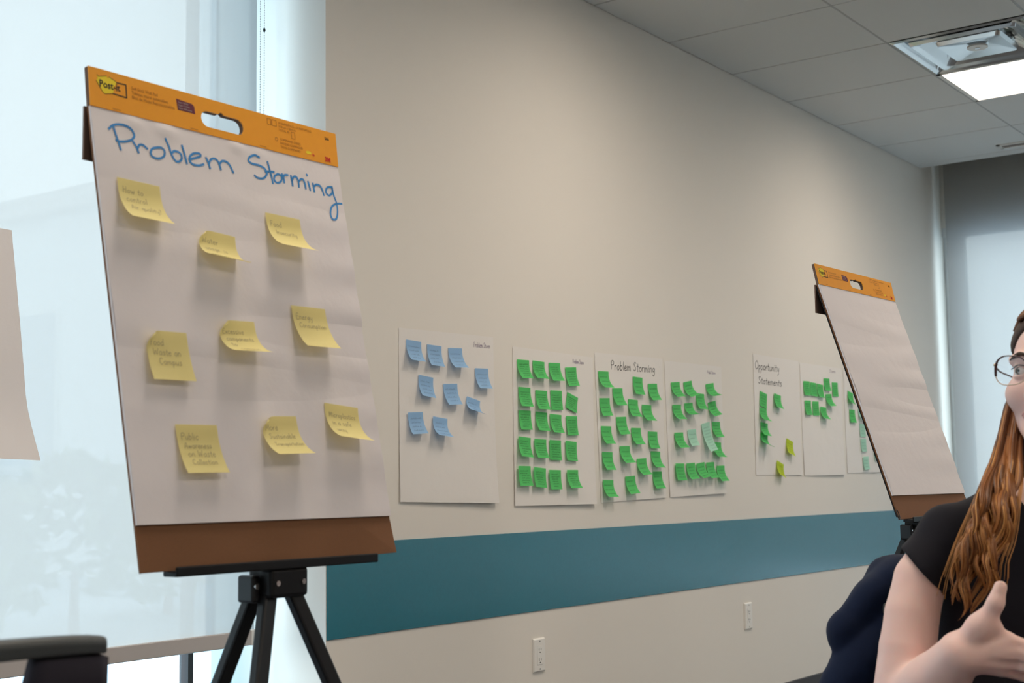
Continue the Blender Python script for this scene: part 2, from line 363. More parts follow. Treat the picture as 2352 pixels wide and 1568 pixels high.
def diffuser(k, j, label):
    x0 = k*.61; y0 = -.766-.61*(j+1); cx_, cy_ = x0+.305, y0+.305; L = (cx_, cy_, H)
    t = empty('air_diffuser', L, label, 'air vent')
    def sq(h_, z, r=.02, n=4):
        o = []
        for q in range(4):
            a0 = q*math.pi/2
            c0 = np.array([math.copysign(h_-r, math.cos(a0+math.pi/4)), math.copysign(h_-r, math.sin(a0+math.pi/4))])
            for i in range(n+1):
                a = a0+i*math.pi/2/n; o.append((cx_+c0[0]+r*math.cos(a), cy_+c0[1]+r*math.sin(a), H+z))
        return o
    def loft(rings, nm, m, close=False):
        b = MB(); n_ = len(rings[0]); b.v = [p for r_ in rings for p in r_]
        b.f = [(i*n_+j_, i*n_+(j_+1) % n_, (i+1)*n_+(j_+1) % n_, (i+1)*n_+j_) for i in range(len(rings)-1) for j_ in range(n_)]
        if close: b.f.append(tuple((len(rings)-1)*n_+q for q in range(n_)))
        b.build(nm, m, t, L, smooth=False)
    def circ(r, z, n=20):
        return [(cx_+r*math.cos(math.pi/2*0+2*math.pi*(i-2)/n+math.pi/4*0+0.157*2), cy_+r*math.sin(2*math.pi*(i-2)/n+.157*2), H+z) for i in range(n)]
    loft([sq(.298, -.004, .004), sq(.285, -.010, .01), sq(.270, .0, .02), sq(.235, .045, .05), sq(.19, .085, .09), sq(.155, .11, .14)], 'outer_cone', M['chrome'])
    loft([sq(.155, .11, .14), sq(.155, .22, .14), sq(.01, .221, .009)], 'duct_neck', M['black'], True)
    loft([sq(.236, -.002, .01), sq(.228, -.016, .02), sq(.205, -.008, .03), sq(.165, .03, .05), sq(.14, .05, .09)], 'middle_cone', M['chrome'])
    loft([sq(.13, .04, .03), sq(.145, .005, .02), sq(.138, -.012, .02), sq(.10, -.004, .03), sq(.05, .006, .045), sq(.01, .008, .009)], 'centre_plaque', M['chrome'], True)
    b = MB().tube([(cx_, cy_, H-.002), (cx_, cy_, H-.010)], .045, 24); b.build('centre_disc', M['white'], t, L)
    b = MB().tube([(cx_, cy_, H-.010), (cx_, cy_, H-.013)], .011, 12); b.build('screw', M['steel'], t, L)
    b = MB()
    for a in (0, 1, 2, 3):
        u = np.array([math.cos(a*math.pi/2+math.pi/4), math.sin(a*math.pi/2+math.pi/4)])
        MB().tube([(cx_+u[0]*.10, cy_+u[1]*.10, H+.02), (cx_+u[0]*.26, cy_+u[1]*.26, H+.06)], .003, 6).build('wire_hanger', M['steel'], t, L)
diffuser(2, 0, 'glossy silver square air diffuser in the ceiling beside the lit light')
t = empty('slot_vent', (3.50, -.9, H), 'narrow dark slot vent in the ceiling near the far window', 'air vent')
b = MB()
for q in ((3.452, -1.20, 3.474, -.565), (3.530, -1.20, 3.552, -.565), (3.452, -.587, 3.552, -.565), (3.452, -1.20, 3.552, -1.178)):
    b.box((q[0], q[1], H-.010), (q[2], q[3], H-.003))
b.build('frame', M['white'], t, (3.50, -.9, H), bevel=.001)
MB().box((3.474, -1.178, H-.0055), (3.530, -.587, H-.0045)).build('slot', M['black'], t, (3.50, -.9, H))
MB().box((3.498, -1.178, H-.010), (3.506, -.587, H-.0055)).build('blade', M['rail'], t, (3.50, -.9, H))

# ------------------------------------------------------------------ outlets
def outlet(x, zc, label):
    L = (x, -.006, zc); t = empty('power_outlet', (x, 0, zc), label, 'outlet', None); L = (x, 0, zc)
    b = MB(); w, h = .0365, .0595
    rings = [(w, h, 0), (w, h, -.003), (w-.004, h-.004, -.008), (.0172, .0345, -.008)]
    vs = [(x+sx_*a, yy, zc+sz_*c) for a, c, yy in rings for sx_, sz_ in ((-1, -1), (1, -1), (1, 1), (-1, 1))]
    b.add(vs, [(i*4+j, i*4+(j+1) % 4, i*4+4+(j+1) % 4, i*4+4+j) for i in range(3) for j in range(4)])
    b.build('cover_plate', M['white'], t, L, bevel=.0008)
    MB().box((x-.0168, -.0095, zc-.034), (x+.0168, -.004, zc+.034)).build('receptacle', M['white'], t, L, bevel=.001)
    s = MB()
    for dz in (-.019, .017):
        s.box((x-.0075, -.0101, zc+dz-.001), (x-.0055, -.0094, zc+dz+.008)); s.box((x+.0045, -.0101, zc+dz), (x+.0065, -.0094, zc+dz+.007))
        s.tube([(x-.0005, -.0094, zc+dz-.007), (x-.0005, -.0101, zc+dz-.007)], .0025, 8)
    s.build('slot', M['blackm'], t, L)
    for dz in (-.049, .049):
        MB().tube([(x, -.007, zc+dz), (x, -.0092, zc+dz)], .0028, 10).build('screw', M['steel'], t, L)
outlet(-.459, .446, 'white wall outlet low under the teal band, nearer to the window')
outlet(1.211, .448, 'white wall outlet low under the teal band, further along the wall')
# ------------------------------------------------------------------ measured sheets (corners x, z), notes (x, z, turn, curl, length) and heading strokes
SHEETS = {
 's1': [(-1.219, 1.569), (-0.707, 1.578), (-1.220, 1.006), (-0.702, 0.994)],
 's2': [(-0.590, 1.554), (-0.056, 1.549), (-0.593, 0.981), (-0.065, 0.979)],
 's3': [(-0.044, 1.570), (0.489, 1.580), (-0.017, 0.982), (0.483, 0.996)],
 's4': [(0.505, 1.573), (1.023, 1.579), (0.523, 0.996), (1.025, 1.008)],
 's5': [(1.351, 1.661), (1.864, 1.657), (1.342, 1.088), (1.852, 1.087)],
 's6': [(1.874, 1.653), (2.398, 1.654), (1.883, 1.084), (2.384, 1.088)],
 's7': [(2.427, 1.646), (3.003, 1.651), (2.432, 1.097), (2.994, 1.104)],
}
NOTES = {
 's1': [(-1.184, 1.533, -0.03, 0.82, 0.075), (-1.077, 1.525, -0.02, 0.60, 0.074), (-0.965, 1.521, 0.05, 0.93, 0.077), (-0.818, 1.461, 0.03, 0.64, 0.075), (-1.123, 1.421, -0.08, 0.65, 0.074), (-0.995, 1.397, 0.06, 0.69, 0.076), (-0.867, 1.361, -0.18, 1.47, 0.066), (-1.182, 1.294, 0.06, 0.64, 0.075), (-1.053, 1.286, -0.08, 1.14, 0.076), ],
 's2': [(-0.567, 1.508, 0.02, 0.71, 0.073), (-0.469, 1.511, -0.02, 0.82, 0.072), (-0.365, 1.509, 0.04, 0.68, 0.073), (-0.255, 1.498, 0.07, 0.44, 0.074), (-0.562, 1.409, -0.01, 0.54, 0.073), (-0.455, 1.402, -0.00, 0.56, 0.073), (-0.358, 1.406, 0.02, 0.15, 0.073), (-0.244, 1.405, -0.26, 0.19, 0.063), (-0.564, 1.324, 0.01, 0.32, 0.071), (-0.458, 1.323, -0.03, 0.58, 0.072), (-0.365, 1.318, -0.03, 0.63, 0.073), (-0.258, 1.313, 0.03, 0.21, 0.074), (-0.570, 1.230, -0.06, 0.55, 0.075), (-0.471, 1.223, -0.02, 0.54, 0.072), (-0.374, 1.221, -0.02, 0.10, 0.074), (-0.267, 1.220, -0.05, 0.26, 0.074), (-0.579, 1.124, -0.01, 0.36, 0.072), (-0.482, 1.120, -0.06, 0.32, 0.073), (-0.385, 1.110, -0.01, 0.25, 0.072), (-0.268, 1.110, 0.00, 0.68, 0.073), ],
 's3': [(-0.022, 1.498, 0.03, 0.97, 0.075), (0.241, 1.491, -0.02, 0.47, 0.074), (0.360, 1.467, 0.06, 0.69, 0.074), (0.081, 1.435, 0.05, 0.72, 0.075), (-0.018, 1.391, 0.05, 0.49, 0.073), (0.200, 1.397, -0.02, 0.75, 0.076), (0.307, 1.379, 0.00, 0.94, 0.075), (0.104, 1.321, 0.05, 0.63, 0.075), (-0.011, 1.282, 0.01, 0.75, 0.075), (0.217, 1.281, 0.01, 0.82, 0.074), (0.351, 1.270, -0.01, 0.46, 0.072), (0.125, 1.205, 0.03, 0.98, 0.077), (-0.007, 1.181, -0.01, 0.68, 0.075), (0.369, 1.188, -0.01, 0.90, 0.075), (0.254, 1.156, 0.05, 0.96, 0.076), (0.377, 1.104, 0.01, 0.62, 0.074), (-0.007, 1.071, -0.01, 0.91, 0.074), (0.160, 1.084, 0.05, 0.74, 0.076), ],
 's4': [(0.554, 1.483, 0.08, 0.98, 0.072), (0.662, 1.488, 0.17, 1.12, 0.077), (0.865, 1.491, 0.13, 1.50, 0.077), (0.772, 1.448, -0.02, 0.64, 0.074), (0.559, 1.388, 0.04, 1.07, 0.074), (0.665, 1.398, 0.08, 1.57, 0.073), (0.878, 1.409, 0.17, 1.10, 0.074), (0.569, 1.269, 0.04, 1.06, 0.076), (0.684, 1.284, 0.07, 0.57, 0.074), (0.810, 1.313, 0.15, 0.54, 0.130), (0.911, 1.325, 0.03, 0.77, 0.075), (0.914, 1.236, -0.02, 0.99, 0.076), (0.564, 1.139, 0.00, 0.40, 0.074), (0.658, 1.139, 0.05, 0.80, 0.075), (0.746, 1.138, 0.11, 1.09, 0.075), (0.837, 1.144, 0.04, 0.81, 0.075), (0.933, 1.130, 0.02, 0.86, 0.076), ],
 's5': [(1.409, 1.487, -0.17, 0.10, 0.072), (1.558, 1.483, -0.13, 0.69, 0.073), (1.398, 1.410, -0.09, 1.04, 0.072), (1.403, 1.339, -0.08, 0.83, 0.068), (1.400, 1.292, -0.20, 1.43, 0.079), (1.683, 1.268, -0.24, 0.60, 0.078), (1.564, 1.159, -0.26, 0.69, 0.074), ],
 's6': [(1.906, 1.561, 0.02, 0.20, 0.073), (1.990, 1.560, -0.03, 0.22, 0.070), (2.074, 1.557, -0.06, 0.41, 0.071), (2.160, 1.589, 0.02, 0.34, 0.066), (2.265, 1.573, 0.02, 0.11, 0.074), (2.177, 1.506, 0.07, 0.92, 0.072), (1.912, 1.463, 0.02, 0.26, 0.074), (2.007, 1.462, 0.03, 0.10, 0.072), (2.102, 1.439, -0.04, 0.95, 0.071), ],
 's7': [(2.474, 1.539, -0.18, 0.75, 0.070), (2.484, 1.438, -0.00, 0.29, 0.071), (2.601, 1.549, -0.12, 0.55, 0.070), (2.607, 1.446, 0.06, 0.79, 0.064), (2.619, 1.364, 0.01, 0.11, 0.070), (2.622, 1.283, 0.01, 0.15, 0.070), (2.639, 1.185, 0.04, 0.24, 0.071), (2.814, 1.334, 0.02, 0.12, 0.073), (2.800, 1.237, 0.02, 0.51, 0.068), ],
}
BOARD_NOTES = [(0.031, 0.105, -0.02, 0.86, 0.075), (0.169, 0.161, -0.06, 1.35, 0.067), (0.316, 0.114, -0.01, 1.11, 0.077), (0.046, 0.332, 0.01, 0.27, 0.075), (0.184, 0.304, 0.03, 1.26, 0.071), (0.343, 0.267, 0.01, 0.71, 0.078), (0.082, 0.468, 0.01, 0.47, 0.075), (0.244, 0.451, 0.03, 1.02, 0.075), (0.388, 0.424, -0.08, 1.11, 0.074), ]
TITLE = [
 [(0.0279, 0.0307), (0.0339, 0.0248), (0.0439, 0.0202), (0.0567, 0.0194), (0.0679, 0.0232), (0.0726, 0.0317), (0.0668, 0.0395), (0.0554, 0.0446), (0.0446, 0.0468), (0.0384, 0.0462)],
 [(0.0361, 0.0238), (0.0387, 0.0359), (0.0423, 0.0482), (0.0450, 0.0598)],
 [(0.0690, 0.0419), (0.0740, 0.0493), (0.0771, 0.0581)],
 [(0.0759, 0.0518), (0.0800, 0.0453), (0.0867, 0.0440), (0.0942, 0.0482)],
 [(0.1144, 0.0422), (0.1039, 0.0462), (0.0995, 0.0538), (0.1031, 0.0597), (0.1140, 0.0601), (0.1237, 0.0548), (0.1267, 0.0465), (0.1223, 0.0416), (0.1144, 0.0422)],
 [(0.1307, 0.0249), (0.1364, 0.0369), (0.1393, 0.0479), (0.1458, 0.0578), (0.1540, 0.0567), (0.1589, 0.0499), (0.1561, 0.0427), (0.1459, 0.0418), (0.1395, 0.0469)],
 [(0.1619, 0.0294), (0.1652, 0.0428), (0.1676, 0.0580)],
 [(0.1734, 0.0500), (0.1883, 0.0442), (0.1973, 0.0395), (0.1943, 0.0362), (0.1834, 0.0383), (0.1754, 0.0448), (0.1741, 0.0528), (0.1805, 0.0571), (0.1923, 0.0562), (0.2012, 0.0526)],
 [(0.2078, 0.0405), (0.2113, 0.0487), (0.2135, 0.0572)],
 [(0.2124, 0.0495), (0.2172, 0.0416), (0.2261, 0.0389), (0.2325, 0.0437), (0.2356, 0.0547)],
 [(0.2347, 0.0453), (0.2405, 0.0398), (0.2491, 0.0395), (0.2557, 0.0443), (0.2613, 0.0554)],
 [(0.3215, 0.0185), (0.3121, 0.0162), (0.3010, 0.0215), (0.2972, 0.0283), (0.3042, 0.0321), (0.3196, 0.0323), (0.3319, 0.0362), (0.3344, 0.0440), (0.3264, 0.0527), (0.3144, 0.0549), (0.3065, 0.0518)],
 [(0.3391, 0.0224), (0.3416, 0.0334), (0.3443, 0.0474), (0.3457, 0.0586)],
 [(0.3312, 0.0405), (0.3420, 0.0385), (0.3513, 0.0378)],
 [(0.3598, 0.0394), (0.3513, 0.0451), (0.3500, 0.0526), (0.3560, 0.0557), (0.3649, 0.0510), (0.3673, 0.0422), (0.3598, 0.0394)],
 [(0.3686, 0.0378), (0.3714, 0.0446), (0.3717, 0.0529)],
 [(0.3705, 0.0448), (0.3743, 0.0389), (0.3821, 0.0374)],
 [(0.3889, 0.0373), (0.3901, 0.0455), (0.3905, 0.0549)],
 [(0.3901, 0.0455), (0.3956, 0.0382), (0.4017, 0.0375), (0.4052, 0.0449), (0.4048, 0.0545)],
 [(0.4058, 0.0448), (0.4118, 0.0395), (0.4173, 0.0396), (0.4201, 0.0465), (0.4205, 0.0545)],
 [(0.4281, 0.0408), (0.4299, 0.0491), (0.4308, 0.0557)],
 [(0.4264, 0.0283), (0.4280, 0.0297)],
 [(0.4391, 0.0421), (0.4399, 0.0495), (0.4404, 0.0568)],
 [(0.4409, 0.0471), (0.4474, 0.0428), (0.4558, 0.0435), (0.4601, 0.0502), (0.4625, 0.0595)],
 [(0.4835, 0.0408), (0.4729, 0.0437), (0.4683, 0.0521), (0.4744, 0.0575), (0.4834, 0.0517), (0.4850, 0.0405)],
 [(0.4850, 0.0405), (0.4866, 0.0544), (0.4909, 0.0688), (0.4901, 0.0841), (0.4835, 0.0981), (0.4744, 0.1006), (0.4713, 0.0914), (0.4776, 0.0775), (0.4907, 0.0700), (0.5043, 0.0677)],
]
# ------------------------------------------------------------------ handwriting: single-stroke letters (x, y), x-height 1
GL = {
 'a': (1.1, ['.9,.8 .5,1 .1,.7 .1,.25 .4,0 .75,.15 .9,.6', '.9,1 .88,.3 1.0,0']), 'b': (1.0, ['.1,1.9 .12,.9 .12,0', '.12,.7 .5,1 .85,.6 .7,.1 .3,0 .12,.2']),
 'c': (.95, ['.85,.85 .5,1 .1,.6 .2,.1 .55,0 .85,.15']), 'd': (1.05, ['.85,.8 .5,1 .1,.6 .25,.05 .6,.05 .85,.4', '.9,1.9 .88,.9 .9,0']),
 'e': (.95, ['.1,.5 .5,.55 .85,.65 .7,.95 .4,1 .1,.6 .2,.1 .55,0 .9,.15']), 'f': (.8, ['.8,1.75 .5,1.9 .3,1.5 .3,.8 .28,0', '0,1 .65,1']),
 'g': (1.05, ['.85,.8 .5,1 .1,.65 .3,.2 .65,.25 .85,.9', '.88,1 .88,.2 .85,-.5 .5,-.8 .15,-.55']), 'h': (1.0, ['.12,1.9 .12,.9 .12,0', '.12,.6 .5,1 .8,.75 .85,0']),
 'i': (.4, ['.2,1 .2,.5 .22,0', '.2,1.35 .22,1.45']), 'k': (.9, ['.12,1.9 .12,0', '.75,1 .15,.45 .8,0']), 'l': (.4, ['.2,1.9 .2,1 .22,0']),
 'm': (1.5, ['.1,1 .12,0', '.12,.65 .4,1 .65,.8 .7,0', '.7,.65 1.0,1 1.28,.75 1.32,0']), 'n': (1.05, ['.1,1 .12,0', '.12,.65 .5,1 .82,.75 .88,0']),
 'o': (1.0, ['.5,1 .1,.7 .15,.2 .5,0 .85,.3 .85,.75 .5,1']), 'p': (1.0, ['.1,1 .12,-.8', '.12,.7 .5,1 .85,.6 .65,.05 .15,.15']),
 'q': (1.0, ['.85,.8 .5,1 .1,.6 .3,.05 .7,.15 .87,.6', '.9,1 .9,-.8']), 'r': (.8, ['.1,1 .12,0', '.12,.6 .4,.95 .75,.95']), 's': (.85, ['.75,.9 .4,1 .15,.75 .5,.5 .75,.25 .45,0 .1,.1']),
 't': (.75, ['.35,1.6 .33,.7 .38,.1 .6,0', '.02,1.05 .7,1.05']), 'u': (1.05, ['.1,1 .12,.3 .4,0 .8,.3', '.85,1 .85,.4 .92,0']), 'v': (.9, ['.05,1 .42,0 .8,1']),
 'w': (1.35, ['.05,1 .35,0 .65,.9 .95,0 1.25,1']), 'x': (.9, ['.05,1 .8,0', '.8,1 .05,0']), 'y': (1.0, ['.1,1 .15,.4 .5,.2 .8,.5', '.85,1 .8,0 .6,-.7 .2,-.7']),
 'P': (1.25, ['.15,1.85 .15,.9 .18,0', '.1,1.7 .6,1.95 1.1,1.6 .9,1.1 .18,.95']), 'S': (1.2, ['1.0,1.7 .6,1.95 .15,1.6 .5,1.1 .95,.6 .6,.02 .1,.25']), 'F': (1.1, ['.15,1.85 .15,0', '.15,1.85 .95,1.85', '.15,1 .75,1']),
 'W': (1.8, ['.05,1.85 .45,0 .85,1.4 1.25,0 1.65,1.85']), 'C': (1.25, ['1.1,1.6 .7,1.9 .15,1.3 .2,.4 .65,0 1.1,.3']), 'E': (1.1, ['.9,1.85 .15,1.85 .15,0 .95,0', '.15,1 .8,1']),
 'M': (1.6, ['.12,0 .2,1.85 .7,.5 1.25,1.85 1.35,0']), 'T': (1.2, ['.6,1.85 .6,0', '.05,1.85 1.15,1.85']), 'A': (1.3, ['.05,0 .6,1.85 1.15,0', '.25,.7 .95,.7']), 'O': (1.5, ['.75,1.95 .1,1.4 .15,.5 .7,0 1.3,.5 1.3,1.4 .75,1.95']),
 'H': (1.3, ['.12,1.85 .12,0', '1.05,1.85 1.05,0', '.12,1 1.05,1']), 'I': (.5, ['.25,1.85 .25,0']), '?': (.8, ['.1,1.6 .4,1.9 .7,1.5 .4,.9 .4,.6', '.4,.1 .42,0']), '-': (.8, ['.1,.6 .6,.6'])}
def word_strokes(text, x, y, size, slant=0, track=0, jitter=.06):
    """polylines of a written line; y downwards, size = x-height"""
    out_ = []
    for ch in text:
        if ch == ' ': x += size*(.9+track); continue
        w, st = GL[ch]
        for s in st:
            P = [tuple(map(float, q.split(','))) for q in s.split()]
            P = [(x+(a+b*slant+rnd.uniform(-jitter, jitter))*size, y-(b+rnd.uniform(-jitter, jitter))*size) for a, b in P]
            out_.append(catmull(P, 3) if len(P) > 2 else P)
        x += size*(w+.18+track)
    return out_, x
def text_width(text, size, track=0): return sum(size*(.9+track) if c == ' ' else size*(GL[c][0]+.18+track) for c in text)
def scribble(x0, x1, y, h):
    """an unreadable pen line of small words"""
    out_ = []; x = x0
    while x < x1-.4*h:
        wl = min(rnd.uniform(3, 7)*h, x1-x); P = []; n_ = max(3, int(wl/h*2.2))
        for i in range(n_): P.append((x+wl*i/(n_-1), y-h*(.1+(.9 if i % 2 else 0)*rnd.uniform(.5, 1.2))))
        out_.append(P); x += wl+.9*h
    return out_

# ------------------------------------------------------------------ sticky notes
NW = .076
class NoteShape:
    """top strip sticks, the rest curls away from the surface"""
    def __init__(s, O, ex, up, n, rot, th, L, corner=0, twist=0, s0=.012):
        s.O = np.array(O, float); ex = np.array(ex, float); up = np.array(up, float); s.n = np.array(n, float)
        s.ax = ex*math.cos(rot)+up*math.sin(rot); s.dn = -(up*math.cos(rot)-ex*math.sin(rot)); s.L = L; s.corner = corner
        m = 40; o = d = 0; s.o = [0]; s.d = [0]
        for i in range(m):
            q = (i+.5)/m*L; ph = th*max(0, (q-s0)/(L-s0)); o += math.sin(ph)*L/m; d += math.cos(ph)*L/m; s.o.append(o); s.d.append(d)
        s.m = m; s.twist = twist
    def __call__(s, u, v, lift=0.0):
        v = min(max(v, 0), s.L); t = v/s.L*s.m; i = min(int(t), s.m-1); f = t-i
        o = s.o[i]*(1-f)+s.o[i+1]*f; d = s.d[i]*(1-f)+s.d[i+1]*f
        o += s.twist*(u/NW-.5)*(v/s.L)**2
        if s.corner:
            c = max(0, 1-(u/(.42*NW)+v/(.40*NW))); o += s.corner*c*c*.02; u = u+c*c*.008; d = d+c*c*.010
        dt = 1e-3; o2 = s.o[min(i+1, s.m)]-s.o[i]; d2 = s.d[min(i+1, s.m)]-s.d[i]
        nn = s.n*d2-s.dn*o2; nn = nn/(np.linalg.norm(nn)+1e-9)
        return s.O+s.ax*u+s.dn*d+s.n*(o+.0004)+nn*lift
PEN = {'yellow': 'pen', 'blue': 'penb', 'green': 'peng', 'mint': 'penm', 'lime': 'pengy'}
def sticky(shape, colr, label, group, lines=None, writing=0, ink=.0009, res=(7, 11)):
    a, b = res; L = tuple(shape(0, 0))
    P = [[shape(NW*i/(a-1), shape.L*j/(b-1)) for i in range(a)] for j in range(b)]
    t = MB().grid(P).build('sticky_note', M[colr], None, L, smooth=True)
    tag(t, label, 'sticky note', group)
    fn = lambda u, v: shape(min(max(u, .001), NW-.001), v, .0005)
    w = MB()
    if lines:
        for (x, y, size, text) in lines:
            st, _ = word_strokes(text, x, y, size, slant=.08)
            for q in st: ribbon(w, q, ink, fn)
    elif writing:
        y = .013+rnd.uniform(0, .004)
        step = (shape.L-.020)/writing
        for i in range(writing):
            x0 = .006+rnd.uniform(0, .008)+(i*.002); x1 = NW-.006-rnd.uniform(0, .018)
            for q in scribble(x0, x1, y+step*.5, min(.0052, step*.55)): ribbon(w, q, ink, fn)
            y += step
    if w.v: w.build('handwriting', M[PEN[colr]], t, L)
    return t

# ------------------------------------------------------------------ paper sheets on the wall
def wall_sheet(key, label, lift, wr):
    (xa, za), (xb, zb), (xc, zc), (xd, zd) = SHEETS[key]
    def S(u, v, e=0):                 # u, v in 0..1 from the top left corner
        x = (xa*(1-u)+xb*u)*(1-v)+(xc*(1-u)+xd*u)*v; z = (za*(1-u)+zb*u)*(1-v)+(zc*(1-u)+zd*u)*v
        o = .0012+lift*v**3*(.25+.75*u)+.0008*math.sin(5*u+2*v+lift*400)*v
        return np.array([x, -o-e, z])
    L = tuple(S(0, 0))
    P = [[S(i/10, j/14) for i in range(11)] for j in range(15)]
    t = MB().grid(P).build('paper_sheet', M['sheet'], None, L, smooth=True)
    tag(t, label, 'paper sheet', 'paper sheets along the wall')
    W_ = abs(xb-xa); H_ = abs(za-zc)
    for (text, ux, vy, size, ink, tw) in wr:
        xs = tw/text_width(text, size)
        st, _ = word_strokes(text, 0, 0, size, slant=.1, jitter=.05); w = MB()
        for q in st: ribbon(w, [(a[0]*xs+ux, a[1]+vy) for a in q], ink, lambda u, v: S(u/W_, v/H_, .0006))
        w.build('handwriting', M['inkblack' if key in ('s3', 's5') else 'inkpurple'], t, L)
    return S
wall_sheet('s1', 'large white paper sheet with blue sticky notes, nearest the window', .014, [('Problem Storm', .397, .040, .0090, .0010, .096)])
wall_sheet('s2', 'large white paper sheet holding five rows of four green notes', .012, [('Problem Storm', .390, .033, .0085, .0010, .078)])
wall_sheet('s3', 'large white paper sheet with a black handwritten heading above scattered green notes', .004, [('Problem Storming', .1175, .062, .0184, .0028, .352)])
wall_sheet('s4', 'large white paper sheet with green notes and two pale mint ones', .010, [('Prob Storm', .380, .038, .0075, .0012, .080)])
wall_sheet('s5', 'large white paper sheet headed Opportunity Statements in black handwriting', .003, [('Opportunity', .017, .070, .0205, .0030, .267), ('Statements', .048, .138, .0175, .0030, .262)])
wall_sheet('s6', 'large white paper sheet with green notes bunched at the top, right of the Opportunity sheet', .010, [('Storm', .37, .030, .0085, .0012, .078)])
wall_sheet('s7', 'large white paper sheet partly hidden behind the far flip pad', .006, [])
# notes on the wall
POS = {
 's1': ['top left corner', 'middle of the top row', 'right end of the top row', 'far right under the heading', 'left of the middle row', 'middle row centre', 'strongly curled, lower right', 'bottom left', 'bottom row, second from left'],
 's3': ['top left', 'upper centre, right of the top-left note', 'top right', 'second column, just under the top-left note', 'left edge, second down', 'centre, second level', 'right of centre, second level', 'second column, third level', 'left edge, third down', 'centre of the sheet', 'right edge, third down', 'second column, lower half', 'left edge, fourth down', 'right edge, steeply curled, fourth down', 'right of centre, lower half', 'bottom right', 'bottom left corner', 'bottom centre'],
 's4': ['top left', 'top row, second, tilted', 'top right', 'under the tilted top note', 'left edge, second row', 'second row, strongly curled', 'right edge, second row', 'left edge, third row', 'small one beside the long pale one', 'long pale mint one with many written lines', 'right edge beside the long pale note', 'peeking out behind the long pale note', 'bottom row, first from left', 'bottom row, second from left', 'bottom row, middle of five', 'bottom row, fourth from left', 'bottom row, last at the right'],
 's5': ['top left under the heading', 'alone to the right of the left column', 'left column, second down', 'left column, third down', 'lowest in the left column', 'upper of the two lime ones', 'lower lime one at the bottom edge'],
 's6': ['first in the top row', 'second in the top row', 'third in the top row', 'raised highest in the bunch', 'last in the top row, far right', 'curled, hanging below the top row', 'lower row, first', 'lower row, second', 'lower row, third, curled'],
 's7': ['upper left', 'left, lower one', 'topmost, cut off by the pad', 'second down in the pale column', 'third down in the pale column', 'fourth down in the pale column', 'lowest in the pale column', 'sliver at the flip pad edge', 'beside the flip pad edge, low']}
ROWS = ['top row', 'second row', 'middle row', 'fourth row', 'bottom row']; COLS = ['first', 'second', 'third', 'last']
for key, lst in NOTES.items():
    for i, (x, z, rot, th, L) in enumerate(lst):
        if key == 's1': c, wr, who = 'blue', 4, 'light blue sticky note on the blue-note sheet, '
        elif key == 's2': c, wr, who = 'green', 6, 'green sticky note in the grid of twenty, '
        elif key == 's3': c, wr, who = 'green', 3, 'green sticky note on the Problem Storming wall sheet, '
        elif key == 's4': c, wr, who = ('mint' if i in (8, 9) else 'green'), (8 if i == 9 else 3 if i == 8 else 4), 'sticky note on the mixed green sheet, '
        elif key == 's5': c, wr, who = ('lime' if i > 4 else 'green'), 4, 'sticky note on the Opportunity sheet, '
        elif key == 's6': c, wr, who = 'green', 5, 'dark green sticky note on the bunched sheet, '
        else: c, wr, who = ('green' if i < 2 else 'mint'), 3, 'sticky note on the sheet behind the far pad, '
        pos = (ROWS[i//4]+', '+COLS[i % 4]+' from left') if key == 's2' else POS[key][i]
        if key in ('s4', 's5', 's7'):
            who = {'green': 'green ', 'mint': 'pale ', 'lime': 'lime '}[c]+who
        (xa, za), (xb, zb), (xc, zc), (xd, zd) = SHEETS[key]
        vv = (za-z)/(za-zc); lift = {'s1': .014, 's2': .012, 's4': .010, 's6': .010, 's7': .006}.get(key, .003)*max(0, min(1, vv+.12))**3
        off = .0030+lift
        if (key, i) in (('s4', 9), ('s5', 1)): off += .002
        if key == 's4' and i == 11: off -= .0006
        sh = NoteShape((x, -off, z), (1, 0, 0), (0, 0, 1), (0, -1, 0), rot, th, L, twist=rnd.uniform(-.004, .004))
        sticky(sh, c, who+pos, {'s1': 'blue notes on the first wall sheet', 's2': 'green notes in the grid sheet', 's3': 'green notes on the headed sheet', 's4': 'notes on the mixed green sheet', 's5': 'notes on the Opportunity sheet', 's6': 'notes on the bunched sheet', 's7': 'notes on the half hidden sheet'}[key], writing=wr, ink=.0011 if key in ('s1', 's2') else .0012)

# sheet stuck to the roller shade at the far left
def shade_sheet():
    L = (-3.03, .184, 1.70)
    def S(u, v, e=0):
        x = -3.035+.508*u+.070*v+.01*max(0, v-.75)*4*u; z = 1.742-.592*v-.016*u
        o = .186-.004*math.sin(3*v)-max(0, v-.72)**1.5*.20
        return np.array([x, o-e, z])
    t = MB().grid([[S(i/10, j/14) for i in range(11)] for j in range(15)]).build('paper_sheet', M['backlit'], None, L, smooth=True)
    tag(t, 'plain paper sheet stuck on the roller shade at the left edge of the photo', 'paper sheet')
shade_sheet()

